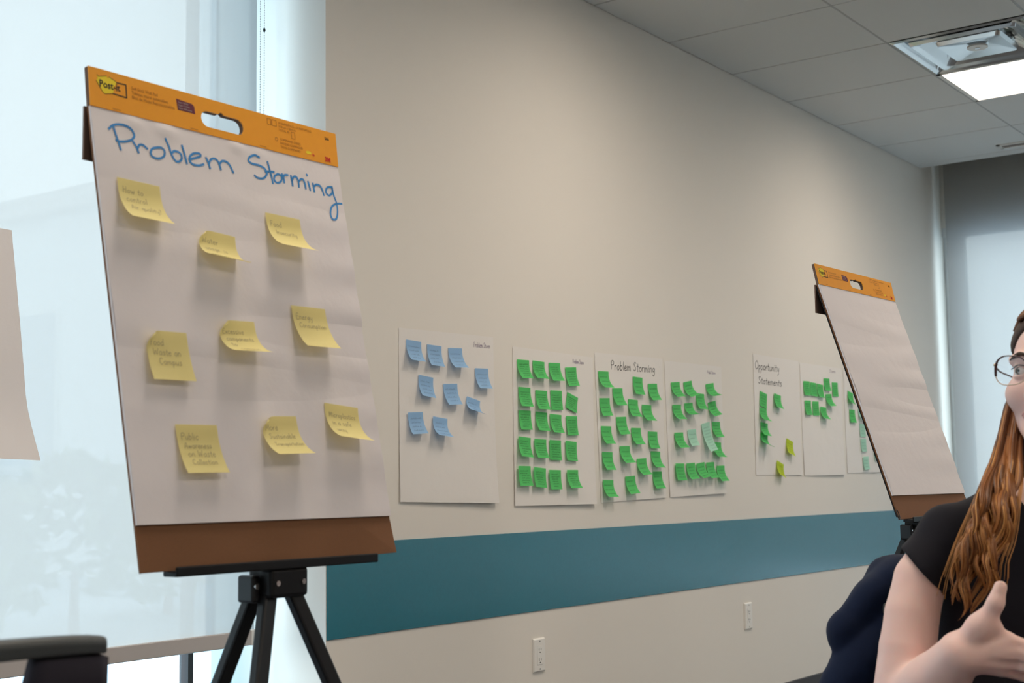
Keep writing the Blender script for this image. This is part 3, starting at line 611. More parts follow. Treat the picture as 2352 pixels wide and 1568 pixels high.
# ------------------------------------------------------------------ flip pads on tripods
def text_mesh(s, size, bold=0):
    c = bpy.data.curves.new('t', 'FONT'); c.body = s; c.size = size; c.offset = bold; c.resolution_u = 2
    o = bpy.data.objects.new('t', c); COL.objects.link(o); dg = bpy.context.evaluated_depsgraph_get(); dg.update()
    me = bpy.data.meshes.new_from_object(o.evaluated_get(dg)); v = [(a.co.x, a.co.y) for a in me.vertices]; f = [tuple(p.vertices) for p in me.polygons]
    bpy.data.objects.remove(o); bpy.data.curves.remove(c); bpy.data.meshes.remove(me); return v, f
def flip_pad(O, yaw, t1, t2, label, title=None, mirror=0, uc=.262, lr=(-.215, .188)):
    """O = top left corner of the header; u to the right, h downwards"""
    W_, HD, HP, HT = .508, .060, .668, .728
    O = np.array(O, float); ex = np.array([math.cos(yaw), math.sin(yaw), 0]); n0 = np.array([math.sin(yaw), -math.cos(yaw), 0]); Z = np.array([0, 0, 1.])
    u1 = Z*math.cos(t1)-n0*math.sin(t1); u2 = Z*math.cos(t2)-n0*math.sin(t2); n1 = n0*math.cos(t1)+Z*math.sin(t1); n2 = n0*math.cos(t2)+Z*math.sin(t2)
    def S(u, h, e=0):
        k = min(max((h-HD+.02)/.04, 0), 1); n_ = n1*(1-k)+n2*k
        return O+ex*u-u1*min(h, HD)-u2*max(0, h-HD)+n_*e
    base = S(W_/2, HT); L = (base[0], base[1]+.02, 0)
    t = empty('flip_pad', (L[0], L[1], base[2]), label, 'flip pad', 'flip pads standing on tripods'); PL = (L[0], L[1], base[2])
    # handle hole
    def hole(e):
        a0, a1, b0, b1 = .206, .294, .0215, .0475; r = (b1-b0)/2; pts = []
        for i in range(9): a = math.pi/2+math.pi*i/8; pts.append((a0+r+r*math.cos(a), (b0+b1)/2-r*math.sin(a)))
        for i in range(9): a = -math.pi/2+math.pi*i/8; pts.append((a1-r+r*math.cos(a), (b0+b1)/2-r*math.sin(a)))
        pts += [(.254, b0), (.250, b0-.0035), (.246, b0-.0035), (.242, b0)]
        return pts
    def slab(h0, h1, e0, e1, nm, m, bottom=None):
        hp = hole(0); nseg = 12
        outer = [(0, h0), (W_, h0)]+[(W_, h1), (0, h1)]
        rings = [outer, hp] if h0 < .03 and h1 > .05 else [outer]
        flat = [p for r_ in rings for p in r_]; tri = tessellate_polygon([[Vector((p[0], p[1], 0)) for p in r_] for r_ in rings])
        b = MB(); n_ = len(flat)
        b.v = [tuple(S(p[0], p[1], e0)) for p in flat]+[tuple(S(p[0], p[1], e1)) for p in flat]
        b.f = [tuple(q) for q in tri]+[tuple(i+n_ for i in q)[::-1] for q in tri]; k = 0
        for r_ in rings:
            m_ = len(r_); b.f += [(k+i, k+(i+1) % m_, k+(i+1) % m_+n_, k+i+n_) for i in range(m_)]; k += m_
        o = b.build(nm, m, t, PL)
        bm = bmesh.new(); bm.from_mesh(o.data); bmesh.ops.recalc_face_normals(bm, faces=bm.faces); bm.to_mesh(o.data); bm.free(); return o
    slab(0, HD, .0, .0022, 'header_card', M['orange'])
    slab(0, HD, -.0075, -.0002, 'backing_top', M['darkboard'])
    # cardboard easel back below the header
    b = MB(); b.box((0, 0, -1), (1, 1, 0))
    b = MB(); P = []
    for e in (-.0075, -.0035): P.append([[S(W_*i/6, HD+(HT-HD)*j/12+(.004*(1-i/6) if j == 12 else 0), e+(.004*max(0, i/6-.8)*5 if j > 11 else 0)) for i in range(7)] for j in range(13)])
    b.grid(P[0]); b.grid(P[1]); nn = 91
    ring = [i for i in range(7)]+[j*7+6 for j in range(1, 13)]+[12*7+i for i in range(5, -1, -1)]+[j*7 for j in range(11, 0, -1)]
    b.f += [(ring[i], ring[(i+1) % len(ring)], ring[(i+1) % len(ring)]+nn, ring[i]+nn) for i in range(len(ring))]
    b.build('cardboard_back', M['board'], t, PL)
    b = MB(); k_ = .0018 if mirror else -.003; b.v = [tuple(S(u, h, e)) for e in (-.0105, -.0078) for (u, h) in ((-k_, HD), (W_-.004, HD), (W_-.004, HT-.004), (-k_, HT-.004))]
    b.f = [(0, 1, 2, 3), (7, 6, 5, 4), (0, 4, 5, 1), (1, 5, 6, 2), (2, 6, 7, 3), (3, 7, 4, 0)]
    b.build('edge_shadow_sheet', M['black'], t, PL)  # added black sheet; draws the shadow gap along the pad's left edge
    if mirror:
        MB().tube([S(-.009+.006*math.cos(a), HT-.008+.013*math.sin(a), 0) for a in np.linspace(0, 2*math.pi, 13)], .0012, 6).build('corner_clip', M['blackm'], t, PL)
    # stack of sheets and top page
    b = MB(); b.v = [tuple(S(u, h, e)) for e in (-.0034, .0005) for (u, h) in ((0, HD), (W_-.001, HD), (W_-.001, HP), (0, HP))]
    b.f = [(0, 1, 2, 3), (7, 6, 5, 4), (0, 4, 5, 1), (1, 5, 6, 2), (2, 6, 7, 3), (3, 7, 4, 0)]
    b.build('sheet_stack', M['paper'], t, PL)
    def page(u, h, e=0):
        a = (h-HD)/(HP-HD); w = math.sin(math.pi*min(max(a, 0), 1))
        z = .0010+.0012*w*(math.sin(23*h+4*u)+.7*math.sin(51*h-6*u+1))+.0012*w*u/W_*math.sin(75*h+2)
        if title: z += .004*math.exp(-((h-HD-.012)/.010)**2)*(.5+.5*math.sin(95*u+1.2))*max(0, 1-abs(u-.11)/.09)+.003*math.exp(-((h-HD-.010)/.008)**2)*max(0, 1-abs(u-.29)/.07)*(.5+.5*math.sin(120*u))
        return S(u, h, z+e)
    b = MB().grid([[page(W_*i/60, HD+(HP-HD)*(j/90)) for i in range(61)] for j in range(91)])
    b.build('top_page', M['paper'], t, PL, smooth=True)
    # fold-back flap behind the header
    e_ = S(0, .058, -.009); b = MB(); d_ = -n0*math.cos(.02)*0-Z
    b.v = [tuple(e_+ex*u-Z*h+n0*e+ex*(-.002)) for e in (-.004, 0) for (u, h) in ((0, 0), (W_, 0), (W_, .078), (0, .078))]
    b.f = [(0, 1, 2, 3), (7, 6, 5, 4), (0, 4, 5, 1), (1, 5, 6, 2), (2, 6, 7, 3), (3, 7, 4, 0)]
    b.build('rear_flap', M['darkboard'], t, PL)
    # printing on the header
    def poly(pts, nm_mb, e): 
        tri = tessellate_polygon([[Vector((p[0], p[1], 0)) for p in pts]]); nm_mb.add([S(p[0], p[1], e) for p in pts], [tuple(q) for q in tri])
    b = MB(); poly([(.0135, .0105), (.0165, .0125), (.0305, .0085), (.033, .0125), (.0345, .009), (.0465, .0135), (.0475, .018), (.043, .0215), (.041, .0325), (.0285, .0355), (.026, .037), (.0215, .034), (.0135, .021), (.0115, .0195), (.0145, .0165)], b, .0024); b.build('logo_star', M['yprint'], t, PL)
    b = MB(); poly([(.0475, .014), (.0655, .0135), (.0655, .0355), (.0405, .0345), (.0395, .0325), (.0635, .0335), (.0635, .0155), (.0475, .016)], b, .0025)
    for q in ([(.0135, .0105), (.0165, .0125)], [(.0165, .0125), (.0305, .0085)], [(.0345, .009), (.0465, .0135)], [(.026, .037), (.0215, .034)], [(.026, .037), (.0405, .0335)], [(.0215, .034), (.0115, .0195)]):
        ribbon(b, q, .0007, lambda u, h: S(u, h, .0026))
    b.build('logo_shadow', M['printk'], t, PL)
    def pr(mb, s, u, h, size, sx=1, bold=0, e=.0027):
        v, f = text_mesh(s, size, bold); mb.add([S(u+a*sx, h-c, e) for a, c in v], f)
    b = MB(); pr(b, 'Post-it', .0165, .0275, .0155, .90, .0003); b.build('logo_lettering', M['printk'], t, PL)
    b = MB()
    for k, s in enumerate(('Self-Stick Wall Pad', 'Tableau mural autocollant', 'Bloc de Hojas Reposicionables')): pr(b, s, .074, .0195+.0070*k, .0070, .92)
    pr(b, '20 IN/PO/PULG x 23 IN/PO/PULG', .3715, .0105, .0056, .95); pr(b, '50,8 cm x 58,4 cm', .3715, .0165, .0056, .95); pr(b, 'TOTAL 40', .3715, .0225, .0056, .95)
    pr(b, 'COMMAND STRIPS', .3725, .0385, .0056, 1.0); pr(b, 'BANDES COMMAND', .3725, .0450, .0056, 1.0); pr(b, 'TIRAS COMMAND', .3725, .0515, .0056, 1.0)
    for (a0, b0, a1, b1) in ((.347, .006, .355, .016), (.357, .006, .367, .016), (.400, .019, .408, .030)):
        for q in ([(a0, b0), (a1, b0)], [(a1, b0), (a1, b1)], [(a1, b1), (a0, b1)], [(a0, b1), (a0, b0)]): ribbon(b, q, .0007, lambda u, h: S(u, h, .0027))
    ribbon(b, [(.3645+.003*math.cos(i), .0385+.003*math.sin(i)) for i in np.linspace(0, 6, 9)], .0009, lambda u, h: S(u, h, .0027))
    for u_ in (.045, .190, .333): ribbon(b, [(u_-.007, HD-.003), (u_+.007, HD-.003)], .0008, lambda u, h: S(u, h, .0027))
    b.build('header_print', M['print'], t, PL)
    b = MB(); poly([(.158, .0145), (.189, .0165), (.193, .0195), (.194, .032), (.160, .032)], b, .0024); b.build('purple_box', M['purple'], t, PL)
    b = MB()
    for k, s in enumerate(('Super Sticky', 'Super Collant', 'Super Adhesivas')): pr(b, s, .1615, .0205+.0046*k, .0042, .95)
    b.build('box_print', M['rail'], t, PL)
    b = MB(); pr(b, '566', .4795, .0165, .0080, .85, .0001); b.build('number_print', M['printk'], t, PL)
    b = MB(); pr(b, '3M', .4755, .0555, .0115, .95, .0005); poly([(.4475, .0475), (.4515, .0500), (.4500, .0525), (.4460, .0505)], b, .0026); b.build('red_lettering', M['red'], t, PL)
    b = MB(); poly([(.4335+.0065*math.cos(a)+.004, .0475+.0028*math.sin(a)) for a in np.linspace(0, 2*math.pi, 14)[:-1]], b, .0024); b.build('yellow_badge', M['yprint'], t, PL)
    if title:
        for word in (TITLE[:11], TITLE[11:]):
            b = MB()
            for q in word: ribbon(b, catmull([(u, HD+h) for u, h in q], 5), .0037, lambda u, h: page(u, h, .0006))
            b.build('heading_word', M['inkblue'], t, PL)
    # ---- tripod, a thing of its own
    bx = S(uc, HT, -.012); TL = (bx[0], bx[1]+.02, 0)
    tr_ = empty('tripod_easel', TL, ('black tripod easel carrying the near flip pad' if title else 'black tripod easel carrying the far flip pad'), 'easel', 'tripod easels under the flip pads')
    def q(a, b_, c): return bx+ex*a-n0*b_+Z*c
    MB().box((lr[0], -.024, -.010), (lr[1], .004, -.002), (bx, ex, -n0, Z)).box((lr[0], -.026, -.010), (lr[1], -.022, .004), (bx, ex, -n0, Z)).build('ledge', M['black'], tr_, TL, bevel=.002)
    MB().box((-.038, -.022, -.052), (.038, .028, -.008), (bx, ex, -n0, Z)).build('head_bracket', M['black'], tr_, TL, bevel=.006)
    MB().box((-.054, .000, -.058), (-.040, .034, -.018), (bx, ex, -n0, Z)).build('side_knuckle', M['blackm'], tr_, TL, bevel=.004)
    for a in (-.026, .026):
        MB().tube([q(a, -.022, -.030), q(a, -.0245, -.030)], .0042, 12).build('bolt', M['steel'], tr_, TL, smooth=False)
    MB().tube([q(-.047, .0, -.034), q(-.047, -.0025, -.034)], .0045, 12).build('bolt', M['steel'], tr_, TL)
    MB().tube([q(0, .02, -.03), q(0, .02+math.tan(t2)*.60, .56)], .0105, 14).build('mast', M['blackm'], tr_, TL, smooth=True)
    MB().box((-.10, .012, .40), (.10, .020, .418), (bx+(-n0)*math.tan(t2)*.41*.8+(-n0)*.004, ex, -n0, Z)).build('top_arm', M['black'], tr_, TL, bevel=.002)
    for (a, b_, fa, fb) in ((-.024, 0, -.34, -.20), (.024, 0, .40, -.16), (-.028, .024, -.13, .40)):
        top = q(a, b_, -.045); zf = .006; foot = np.array([bx[0], bx[1], 0])+ex*fa-n0*fb+Z*zf; mid = top+(foot-top)*.48
        d = (foot-top)/np.linalg.norm(foot-top); sd = np.cross(d, n0); sd /= np.linalg.norm(sd); fr_ = np.cross(sd, d)
        lg = MB().box((-.0125, -.009, 0), (.0125, .009, np.linalg.norm(mid-top)), (top, sd, fr_, d)).build('leg', M['blackm'], tr_, TL, bevel=.004)
        lo = MB().box((-.0095, -.0065, 0), (.0095, .0065, np.linalg.norm(foot-mid)), (mid, sd, fr_, d)).build('lower_tube', M['blackm'], lg, None, bevel=.002)
        lo.data.transform(Matrix.Translation((-TL[0], -TL[1], 0)))
        c_ = MB().box((-.015, -.012, -.03), (.015, .012, .015), (mid, sd, fr_, d)).build('leg_clamp', M['black'], lg, None, bevel=.003); c_.data.transform(Matrix.Translation((-TL[0], -TL[1], 0)))
        f_ = MB().tube([foot, foot+Z*.03], [.014, .011], 12).build('rubber_foot', M['black'], lg, None); f_.data.transform(Matrix.Translation((-TL[0], -TL[1], 0)))
    return S, page, ex, u2, n2
S1, page1, e1, up1, nn1 = flip_pad((-3.4101, -1.2958, 1.6613), -.0136, .1195, .1966, 'near flip pad with orange header, blue handwritten heading and nine yellow notes', True)
flip_pad((-1.0719, -1.3816, 1.6496), -.0462, .2091, .3146, 'far flip pad with orange header and a blank page, beside the woman', None, 1, .150, (-.100, .303))
YN = [('How to', 'control', 'Air quality?'), ('Water', 'usage  is'), ('Food', ' Insecurity'), ('Food', 'Waste on', ' Campus'), ('Excessive', 'components', 'to', ' campus'), ('Energy', 'Consumption'), ('Public', 'Awareness', 'on Waste', 'Collection'), ('More', 'Sustainable', 'Transportation'), ('Microplastics', 'in a safe', 'way')]
YP = ['top left', 'upper middle, with a lifted corner', 'top right, reading Food Insecurity', 'left of middle, reading Food Waste on Campus', 'centre, reading Excessive, corner folded', 'right of the middle row, reading Energy Consumption', 'bottom left, reading Public Awareness on Waste Collection', 'bottom middle, reading More Sustainable Transportation', 'bottom right, nearest the pad edge']
for i, (u, h, rot, th, L) in enumerate(BOARD_NOTES):
    O = page1(u, .060+h, .0022)
    sh = NoteShape(O, e1, up1, nn1, rot, th, L, corner=(.55 if i in (1, 7) else .8 if i in (3, 4) else 0))
    n_ = len(YN[i]); ls = []
    for k, s in enumerate(YN[i]):
        size = .0052 if len(s) < 9 else .0046
        size = min(size, .060/text_width(s, 1)); y = .022+k*(.0145 if n_ < 4 else .0130)
        ls.append((.007+.003*k, y, size, s))
    sticky(sh, 'yellow', 'yellow sticky note on the near flip pad, '+YP[i], 'yellow notes on the near flip pad', lines=ls, ink=.0009, res=(11, 17))
# ------------------------------------------------------------------ outside
struct('trim_5', MB().box((-60, .6, -.35), (60, 60, -.15)).box((4.4, -60, -.35), (60, .6, -.15)), M['ground'])
def building(name, lo, hi, face, label, wins):
    L = ((lo[0]+hi[0])/2, (lo[1]+hi[1])/2, lo[2]); t = empty(name, L, label, 'building')
    MB().box(lo, hi).build('wall', M['concrete'], t, L)
    MB().box((lo[0]-.25, lo[1]-.25, hi[2]), (hi[0]+.25, hi[1]+.25, hi[2]+.3)).build('roof', M['rail'], t, L)
    for (a, z, w, h) in wins:
        if face == 'x': f = MB().box((lo[0]-.04, a, z), (lo[0]+.02, a+w, z+h)); g_ = MB().box((lo[0]-.06, a+.08, z+.08), (lo[0]-.03, a+w-.08, z+h-.08))
        else: f = MB().box((a, lo[1]-.04, z), (a+w, lo[1]+.02, z+h)); g_ = MB().box((a+.08, lo[1]-.06, z+.08), (a+w-.08, lo[1]-.03, z+h-.08))
        fo = f.build('window', M['frame'], t, L); go = g_.build('pane', M['glassdark'], fo, L)
building('neighbour_building', (8, 9.5, -.15), (20, 40, 5.2), 'x', 'pale building faintly visible through the left window shade', [(a, 1.4, 1.6, 2.4) for a in (11, 14.5, 18, 21.5, 25)])
building('neighbour_building', (24, -16, -.15), (36, -1.2, 7.5), 'x', 'pale building faintly visible through the far window shade', [(a, z, 1.5, 2.0) for a in (-3.6, -6.6, -9.6) for z in (.9, 4.2)])
def shrub(x, y, r, h, label):      # leafy outline kept low, as seen through the cloth
    t = empty('shrub', (x, y, -.15), label, 'shrub', 'shrubs outside the left window'); R_ = random.Random(int(x*10+y*7)); b = MB()
    for i in range(420):
        a = R_.uniform(0, 6.28); e = R_.uniform(-.3, 1.5); rr = r*R_.uniform(.75, 1.0)
        c = np.array([x+rr*math.cos(a)*math.cos(e), y+rr*math.sin(a)*math.cos(e), -.15+h*.38+h*.60*math.sin(e)]); u = np.array([R_.gauss(0, 1) for _ in range(3)]); u /= np.linalg.norm(u)
        v = np.cross(u, [.3, .5, .8]); v /= np.linalg.norm(v); s = R_.uniform(.09, .17)
        b.add([c-u*s, c+v*s*.5, c+u*s, c-v*s*.5], [(0, 1, 2, 3)])
    o = b.build('foliage', M['leaf'], t, (x, y, -.15)); o['kind'] = 'stuff'
    MB().tube([(x, y, -.15), (x, y, h*.25)], [.05, .03], 8).build('stem', M['board'], t, (x, y, -.15))
for i, (x, y) in enumerate(((1.2, 6.6), (2.9, 7.2), (4.6, 8.0))):
    shrub(x, y, .8, 1.5, 'green shrub outside behind the left shade')

# ------------------------------------------------------------------ signed-distance modelling for soft bodies
import openvdb
class Field:
    def __init__(s, lo, hi, h):
        s.lo = np.array(lo, float); s.h = h; s.n = np.ceil((np.array(hi)-s.lo)/h).astype(int)+1
        s.f = np.full(s.n, 1.0, np.float32)
    def win(s, lo, hi, pad):
        a = np.maximum(np.floor((np.array(lo)-pad-s.lo)/s.h).astype(int), 0); b = np.minimum(np.ceil((np.array(hi)+pad-s.lo)/s.h).astype(int)+1, s.n)
        if (b <= a).any(): return None
        g = [np.arange(a[i], b[i], dtype=np.float32)*s.h+np.float32(s.lo[i]) for i in range(3)]
        return (slice(a[0], b[0]), slice(a[1], b[1]), slice(a[2], b[2])), g[0][:, None, None], g[1][None, :, None], g[2][None, None, :]
    def put(s, sl, d, k, op='add'):
        f = s.f[sl]
        if op == 'sub': d = -d; hh = np.clip(.5-.5*(d-f)/max(k, 1e-5), 0, 1); s.f[sl] = f*(1-(1-hh))*1 if 0 else (f+(d-f)*(1-hh)+k*hh*(1-hh)) if k > 0 else np.maximum(f, d); return
        hh = np.clip(.5+.5*(d-f)/max(k, 1e-5), 0, 1); s.f[sl] = d*hh*0+ (d*(1-hh)+f*hh) - k*hh*(1-hh) if k > 0 else np.minimum(f, d)
    def cap(s, a, b, r1, r2=None, k=.01, op='add', sq=(1, 1, 1)):
        r2 = r1 if r2 is None else r2; a = np.array(a, float); b = np.array(b, float); m = max(r1, r2)
        w = s.win(np.minimum(a, b)-m, np.maximum(a, b)+m, k+3*s.h)
        if w is None: return
        sl, X, Y, Z = w; d = b-a; L2 = max(d@d, 1e-9)
        t = np.clip(((X-a[0])*d[0]+(Y-a[1])*d[1]+(Z-a[2])*d[2])/L2, 0, 1)
        D = np.sqrt((X-a[0]-d[0]*t)**2+(Y-a[1]-d[1]*t)**2+(Z-a[2]-d[2]*t)**2)-(r1+(r2-r1)*t)
        s.put(sl, D.astype(np.float32), k, op)
    def chain(s, pts, rs, k=.01):
        for i in range(len(pts)-1): s.cap(pts[i], pts[i+1], rs[i], rs[i+1], k)
    def ell(s, c, r, ax=None, k=.01, op='add'):
        c = np.array(c, float); r = np.array(r, float); m = r.max()
        w = s.win(c-m, c+m, k+3*s.h)
        if w is None: return
        sl, X, Y, Z = w; ax = np.eye(3) if ax is None else np.array(ax)
        q = [((X-c[0])*ax[i][0]+(Y-c[1])*ax[i][1]+(Z-c[2])*ax[i][2]) for i in range(3)]
        k0 = np.sqrt(sum((q[i]/r[i])**2 for i in range(3))); k1 = np.sqrt(sum((q[i]/r[i]**2)**2 for i in range(3)))+1e-6
        s.put(sl, (k0*(k0-1)/k1).astype(np.float32), k, op)
    def plane(s, p, nrm, lo, hi, k=.002):      # keep the side opposite the normal, only inside the window
        w = s.win(lo, hi, 0)
        if w is None: return
        sl, X, Y, Z = w; nrm = np.array(nrm)/np.linalg.norm(nrm)
        s.f[sl] = np.maximum(s.f[sl], ((X-p[0])*nrm[0]+(Y-p[1])*nrm[1]+(Z-p[2])*nrm[2]).astype(np.float32))
    def mesh(s, name, m, parent, warp=None, mod=None):
        f = np.clip(s.f, -4*s.h, 4*s.h)
        if warp is not None:
            X, Y, Z = (np.arange(s.n[i], dtype=np.float32)*s.h+np.float32(s.lo[i]) for i in range(3))
            f = f+warp(X[:, None, None], Y[None, :, None], Z[None, None, :]).astype(np.float32)*(np.abs(f) < 3.9*s.h)
        g = openvdb.FloatGrid(background=4*s.h); g.copyFromArray(np.ascontiguousarray(f, dtype=np.float32))
        P, Q = g.convertToQuads(isovalue=0)[:2]
        P = P*s.h+s.lo
        me = bpy.data.meshes.new(name); me.vertices.add(len(P)); me.vertices.foreach_set('co', P.astype(np.float32).ravel())
        Q = Q[:, ::-1]
        me.loops.add(len(Q)*4); me.polygons.add(len(Q)); me.loops.foreach_set('vertex_index', Q.astype(np.int32).ravel())
        me.polygons.foreach_set('loop_start', np.arange(0, len(Q)*4, 4, dtype=np.int32)); me.polygons.foreach_set('use_smooth', np.ones(len(Q), bool))
        me.update(calc_edges=True); me.validate(); me.materials.append(m)
        vol = 0
        A, B, C = P[Q[:, 0]], P[Q[:, 1]], P[Q[:, 2]]
        if (np.cross(A, B)*C).sum() < 0: me.flip_normals()
        o = bpy.data.objects.new(name, me); COL.objects.link(o); o.parent = parent; return o

# person frame: x to the right of the picture, y away from the camera, z up
LX = np.array([cy, -sy, 0.]); LY = np.array([sy, cy, 0.]); PD, PLAT = 2.17, .85
PO = np.array([CAM[0], CAM[1], 0])+LY*PD+LX*PLAT
def loc(px, py, d):
    r = rays(px, py); t = d/(r@LY); P = CAM+r*t; q = P-PO; return np.array([q@LX, q@LY, P[2]])
PRZ = math.atan2(LX[1], LX[0])

person = empty('person', tuple(PO), 'seated woman in a black short-sleeved top with long auburn hair, gesturing', 'person', rz=PRZ)
# --- head frame
HC = loc(2441, 868, 2.17); hy = math.radians(43); hp = math.radians(7)
hf = np.array([-math.sin(hy)*math.cos(hp), -math.cos(hy)*math.cos(hp), math.sin(hp)]); hx = np.array([math.cos(hy), -math.sin(hy), 0]); hz = np.cross(hx, -hf); hz = hz if hz[2] > 0 else -hz
def hd(x, y, z): return HC+hx*x+hf*y+hz*z          # x = her left, y = forward, z = up
hax = (hx, hf, hz)
B = Field((-.50, -.62, .02), (.46, .26, 1.40), .0036)
# torso, neck
for (px, py, d, r) in ((2430, 1300, 2.19, (.150, .095, .13)), (2430, 1450, 2.19, (.135, .09, .13)), (2430, 1640, 2.19, (.130, .095, .13)), (2430, 1800, 2.20, (.165, .12, .12))):
    B.ell(loc(px, py, d), r, k=.04)
nk = loc(2435, 1120, 2.21)
B.cap(loc(2432, 1190, 2.20), hd(0, -.015, -.07), .056, .048, .03)
B.cap(loc(2432, 1190, 2.20), loc(2200, 1248, 2.16), .048, .027, .02); B.cap(loc(2432, 1190, 2.20), loc(2670, 1240, 2.16), .048, .034, .02)
# head
B.ell(hd(0, -.015, .035), (.074, .097, .085), hax, .01)
B.ell(hd(0, .030, -.030), (.064, .060, .078), hax, .02)
B.cap(hd(-.050, .005, -.062), hd(-.012, .068, -.101), .018, .019, .02); B.cap(hd(.050, .005, -.062), hd(.012, .068, -.101), .018, .019, .02)
for s_ in (-1, 1):
    B.ell(hd(s_*.040, .060, -.033), (.024, .022, .022), hax, .018)
    B.cap(hd(s_*.048, .068, .020), hd(s_*.012, .090, .018), .009, .010, .012)
    B.ell(hd(s_*.034, .094, -.004), (.017, .013, .012), hax, .012, 'sub')
    B.ell(hd(s_*.0325, .0765, -.0015), (.0155, .0125, .0135), hax, .004)          # lids over the eyeball
    B.cap(hd(s_*.020, .0905, -.001), hd(s_*.046, .0800, -.0015), .0052, .0048, .002, 'sub')
    B.ell(hd(s_*.0125, .098, -.043), (.008, .010, .007), hax, .006)
    B.ell(hd(s_*.0065, .104, -.0515), (.0032, .005, .003), hax, .002, 'sub')
    B.ell(hd(s_*.077, -.005, -.012), (.006, .014, .026), hax, .006)
B.cap(hd(0, .090, .010), hd(0, .112, -.040), .0075, .0115, .010)
B.cap(hd(-.019, .089, -.0685), hd(0, .0985, -.0655), .0042, .0062, .005); B.cap(hd(.019, .089, -.0685), hd(0, .0985, -.0655), .0042, .0062, .005)
B.cap(hd(-.017, .088, -.0735), hd(0, .0960, -.0765), .0042, .0068, .005); B.cap(hd(.017, .088, -.0735), hd(0, .0960, -.0765), .0042, .0068, .005)
B.cap(hd(-.023, .091, -.0705), hd(.023, .091, -.0705), .0016, .0016, .002, 'sub')
B.ell(hd(0, .078, -.104), (.018, .016, .015), hax, .012)
# right arm and hand (left side of the picture)
sh, el, wr = loc(2156, 1256, 2.15), loc(2074, 1600, 2.11), loc(2206, 1500, 1.97)
B.chain([sh, loc(2113, 1330, 2.14), loc(2095, 1410, 2.13), loc(2085, 1490, 2.12), el], [.036, .0385, .0400, .0418, .0440], .003)
B.chain([loc(2088, 1612, 2.10), loc(2150, 1570, 2.03), wr], [.044, .043, .0305], .010)
def hand(w, K, fingers, thumb, k=.006):
    for q, r in K: B.cap(w, q, .0235, r, .010)
    for P, R_ in fingers: B.chain(P, R_, .0022)
    B.chain(thumb[0], thumb[1], .006)
K = [(loc(2314, 1470, 1.950), .0125), (loc(2318, 1494, 1.945), .0120), (loc(2314, 1517, 1.952), .0118), (loc(2300, 1536, 1.965), .0112)]
hand(wr, K, [([K[0][0], loc(2376, 1492, 1.945), loc(2412, 1508, 1.965), loc(2438, 1522, 1.985)], [.0108, .0096, .0088, .0072]),
             ([K[1][0], loc(2384, 1515, 1.940), loc(2424, 1530, 1.965), loc(2452, 1544, 1.990)], [.0106, .0097, .0089, .0074]),
             ([K[2][0], loc(2376, 1536, 1.950), loc(2414, 1550, 1.975), loc(2440, 1562, 2.000)], [.0102, .0093, .0086, .0070]),
             ([K[3][0], loc(2350, 1551, 1.968), loc(2380, 1563, 1.990), loc(2402, 1574, 2.010)], [.0096, .0083, .0076, .0063])],
     ([loc(2222, 1478, 1.965), loc(2266, 1424, 1.945), loc(2287, 1384, 1.935), loc(2298, 1348, 1.935)], [.0215, .0142, .0112, .0092]))
B.cap(loc(2286, 1442, 1.95), loc(2250, 1440, 1.95), .0105, .018, .012)
for i in range(3):      # tendon hollows between the knuckles
    a = K[i][0]*.5+K[i+1][0]*.5; b_ = a*.55+wr*.45; B.cap(a+np.array([.012, -.016, 0]), b_+np.array([0, -.026, 0]), .004, .003, .008, 'sub')
# left arm, resting, beyond the right edge of the photo
sh2, el2, wr2 = loc(2706, 1240, 2.17), loc(2770, 1610, 2.14), loc(2640, 1640, 1.86)
B.chain([sh2, loc(2750, 1420, 2.16), el2], [.036, .040, .043], .010); B.chain([el2, wr2], [.042, .030], .010)
K2 = [(loc(2570-i*2, 1620+i*26, 1.80), .0118) for i in range(4)]
hand(wr2, K2, [([q, q+np.array([-.040, -.012, -.012]), q+np.array([-.066, -.010, -.030])], [.0104, .0092, .0075]) for q, _ in K2], ([wr2, loc(2610, 1590, 1.83), loc(2580, 1565, 1.81)], [.019, .0125, .0095]))
# hips, legs and feet on the floor
for s_ in (-1, 1):
    cx_ = (2430-1176)/FPX*2.17-PLAT
    B.chain([(cx_+s_*.085, .02, .545), (cx_+s_*.12, -.40, .53), (cx_+s_*.13, -.43, .10)], [.085, .055, .036], .02)
    B.cap((cx_+s_*.13, -.41, .06), (cx_+s_*.135, -.56, .045), .034, .026, .01)
body = B.mesh('body', M['skin'], person)
M['nail'] = mat('nail', (.86, .60, .54), .3)
def nail(tip, axis, nrm, w, l):
    axis = axis/np.linalg.norm(axis); nrm = nrm-axis*(nrm@axis); nrm /= np.linalg.norm(nrm); sd_ = np.cross(axis, nrm); P = []
    for j in range(5):
        P.append([tip+axis*(l*(j/4-.6))+sd_*(w*math.sin(a))+nrm*(w*1.16*math.cos(a)-.0004*j) for a in np.linspace(-.85, .85, 7)])
    MB().grid(P).build('fingernail', M['nail'], person, (0, 0, 0), smooth=True)
nail(loc(2299, 1346, 1.935), loc(2298, 1348, 1.935)-loc(2287, 1384, 1.935), np.array([-.75, -.5, 0]), .0082, .011)
for a_, b_, w_ in ((loc(2438, 1522, 1.985), loc(2412, 1508, 1.965), .0066), (loc(2452, 1544, 1.990), loc(2424, 1530, 1.965), .0068), (loc(2440, 1562, 2.000), loc(2414, 1550, 1.975), .0064), (loc(2402, 1574, 2.010), loc(2380, 1563, 1.990), .0057)):
    nail(a_, a_-b_, np.array([.3, -1, .25]), w_, .010)
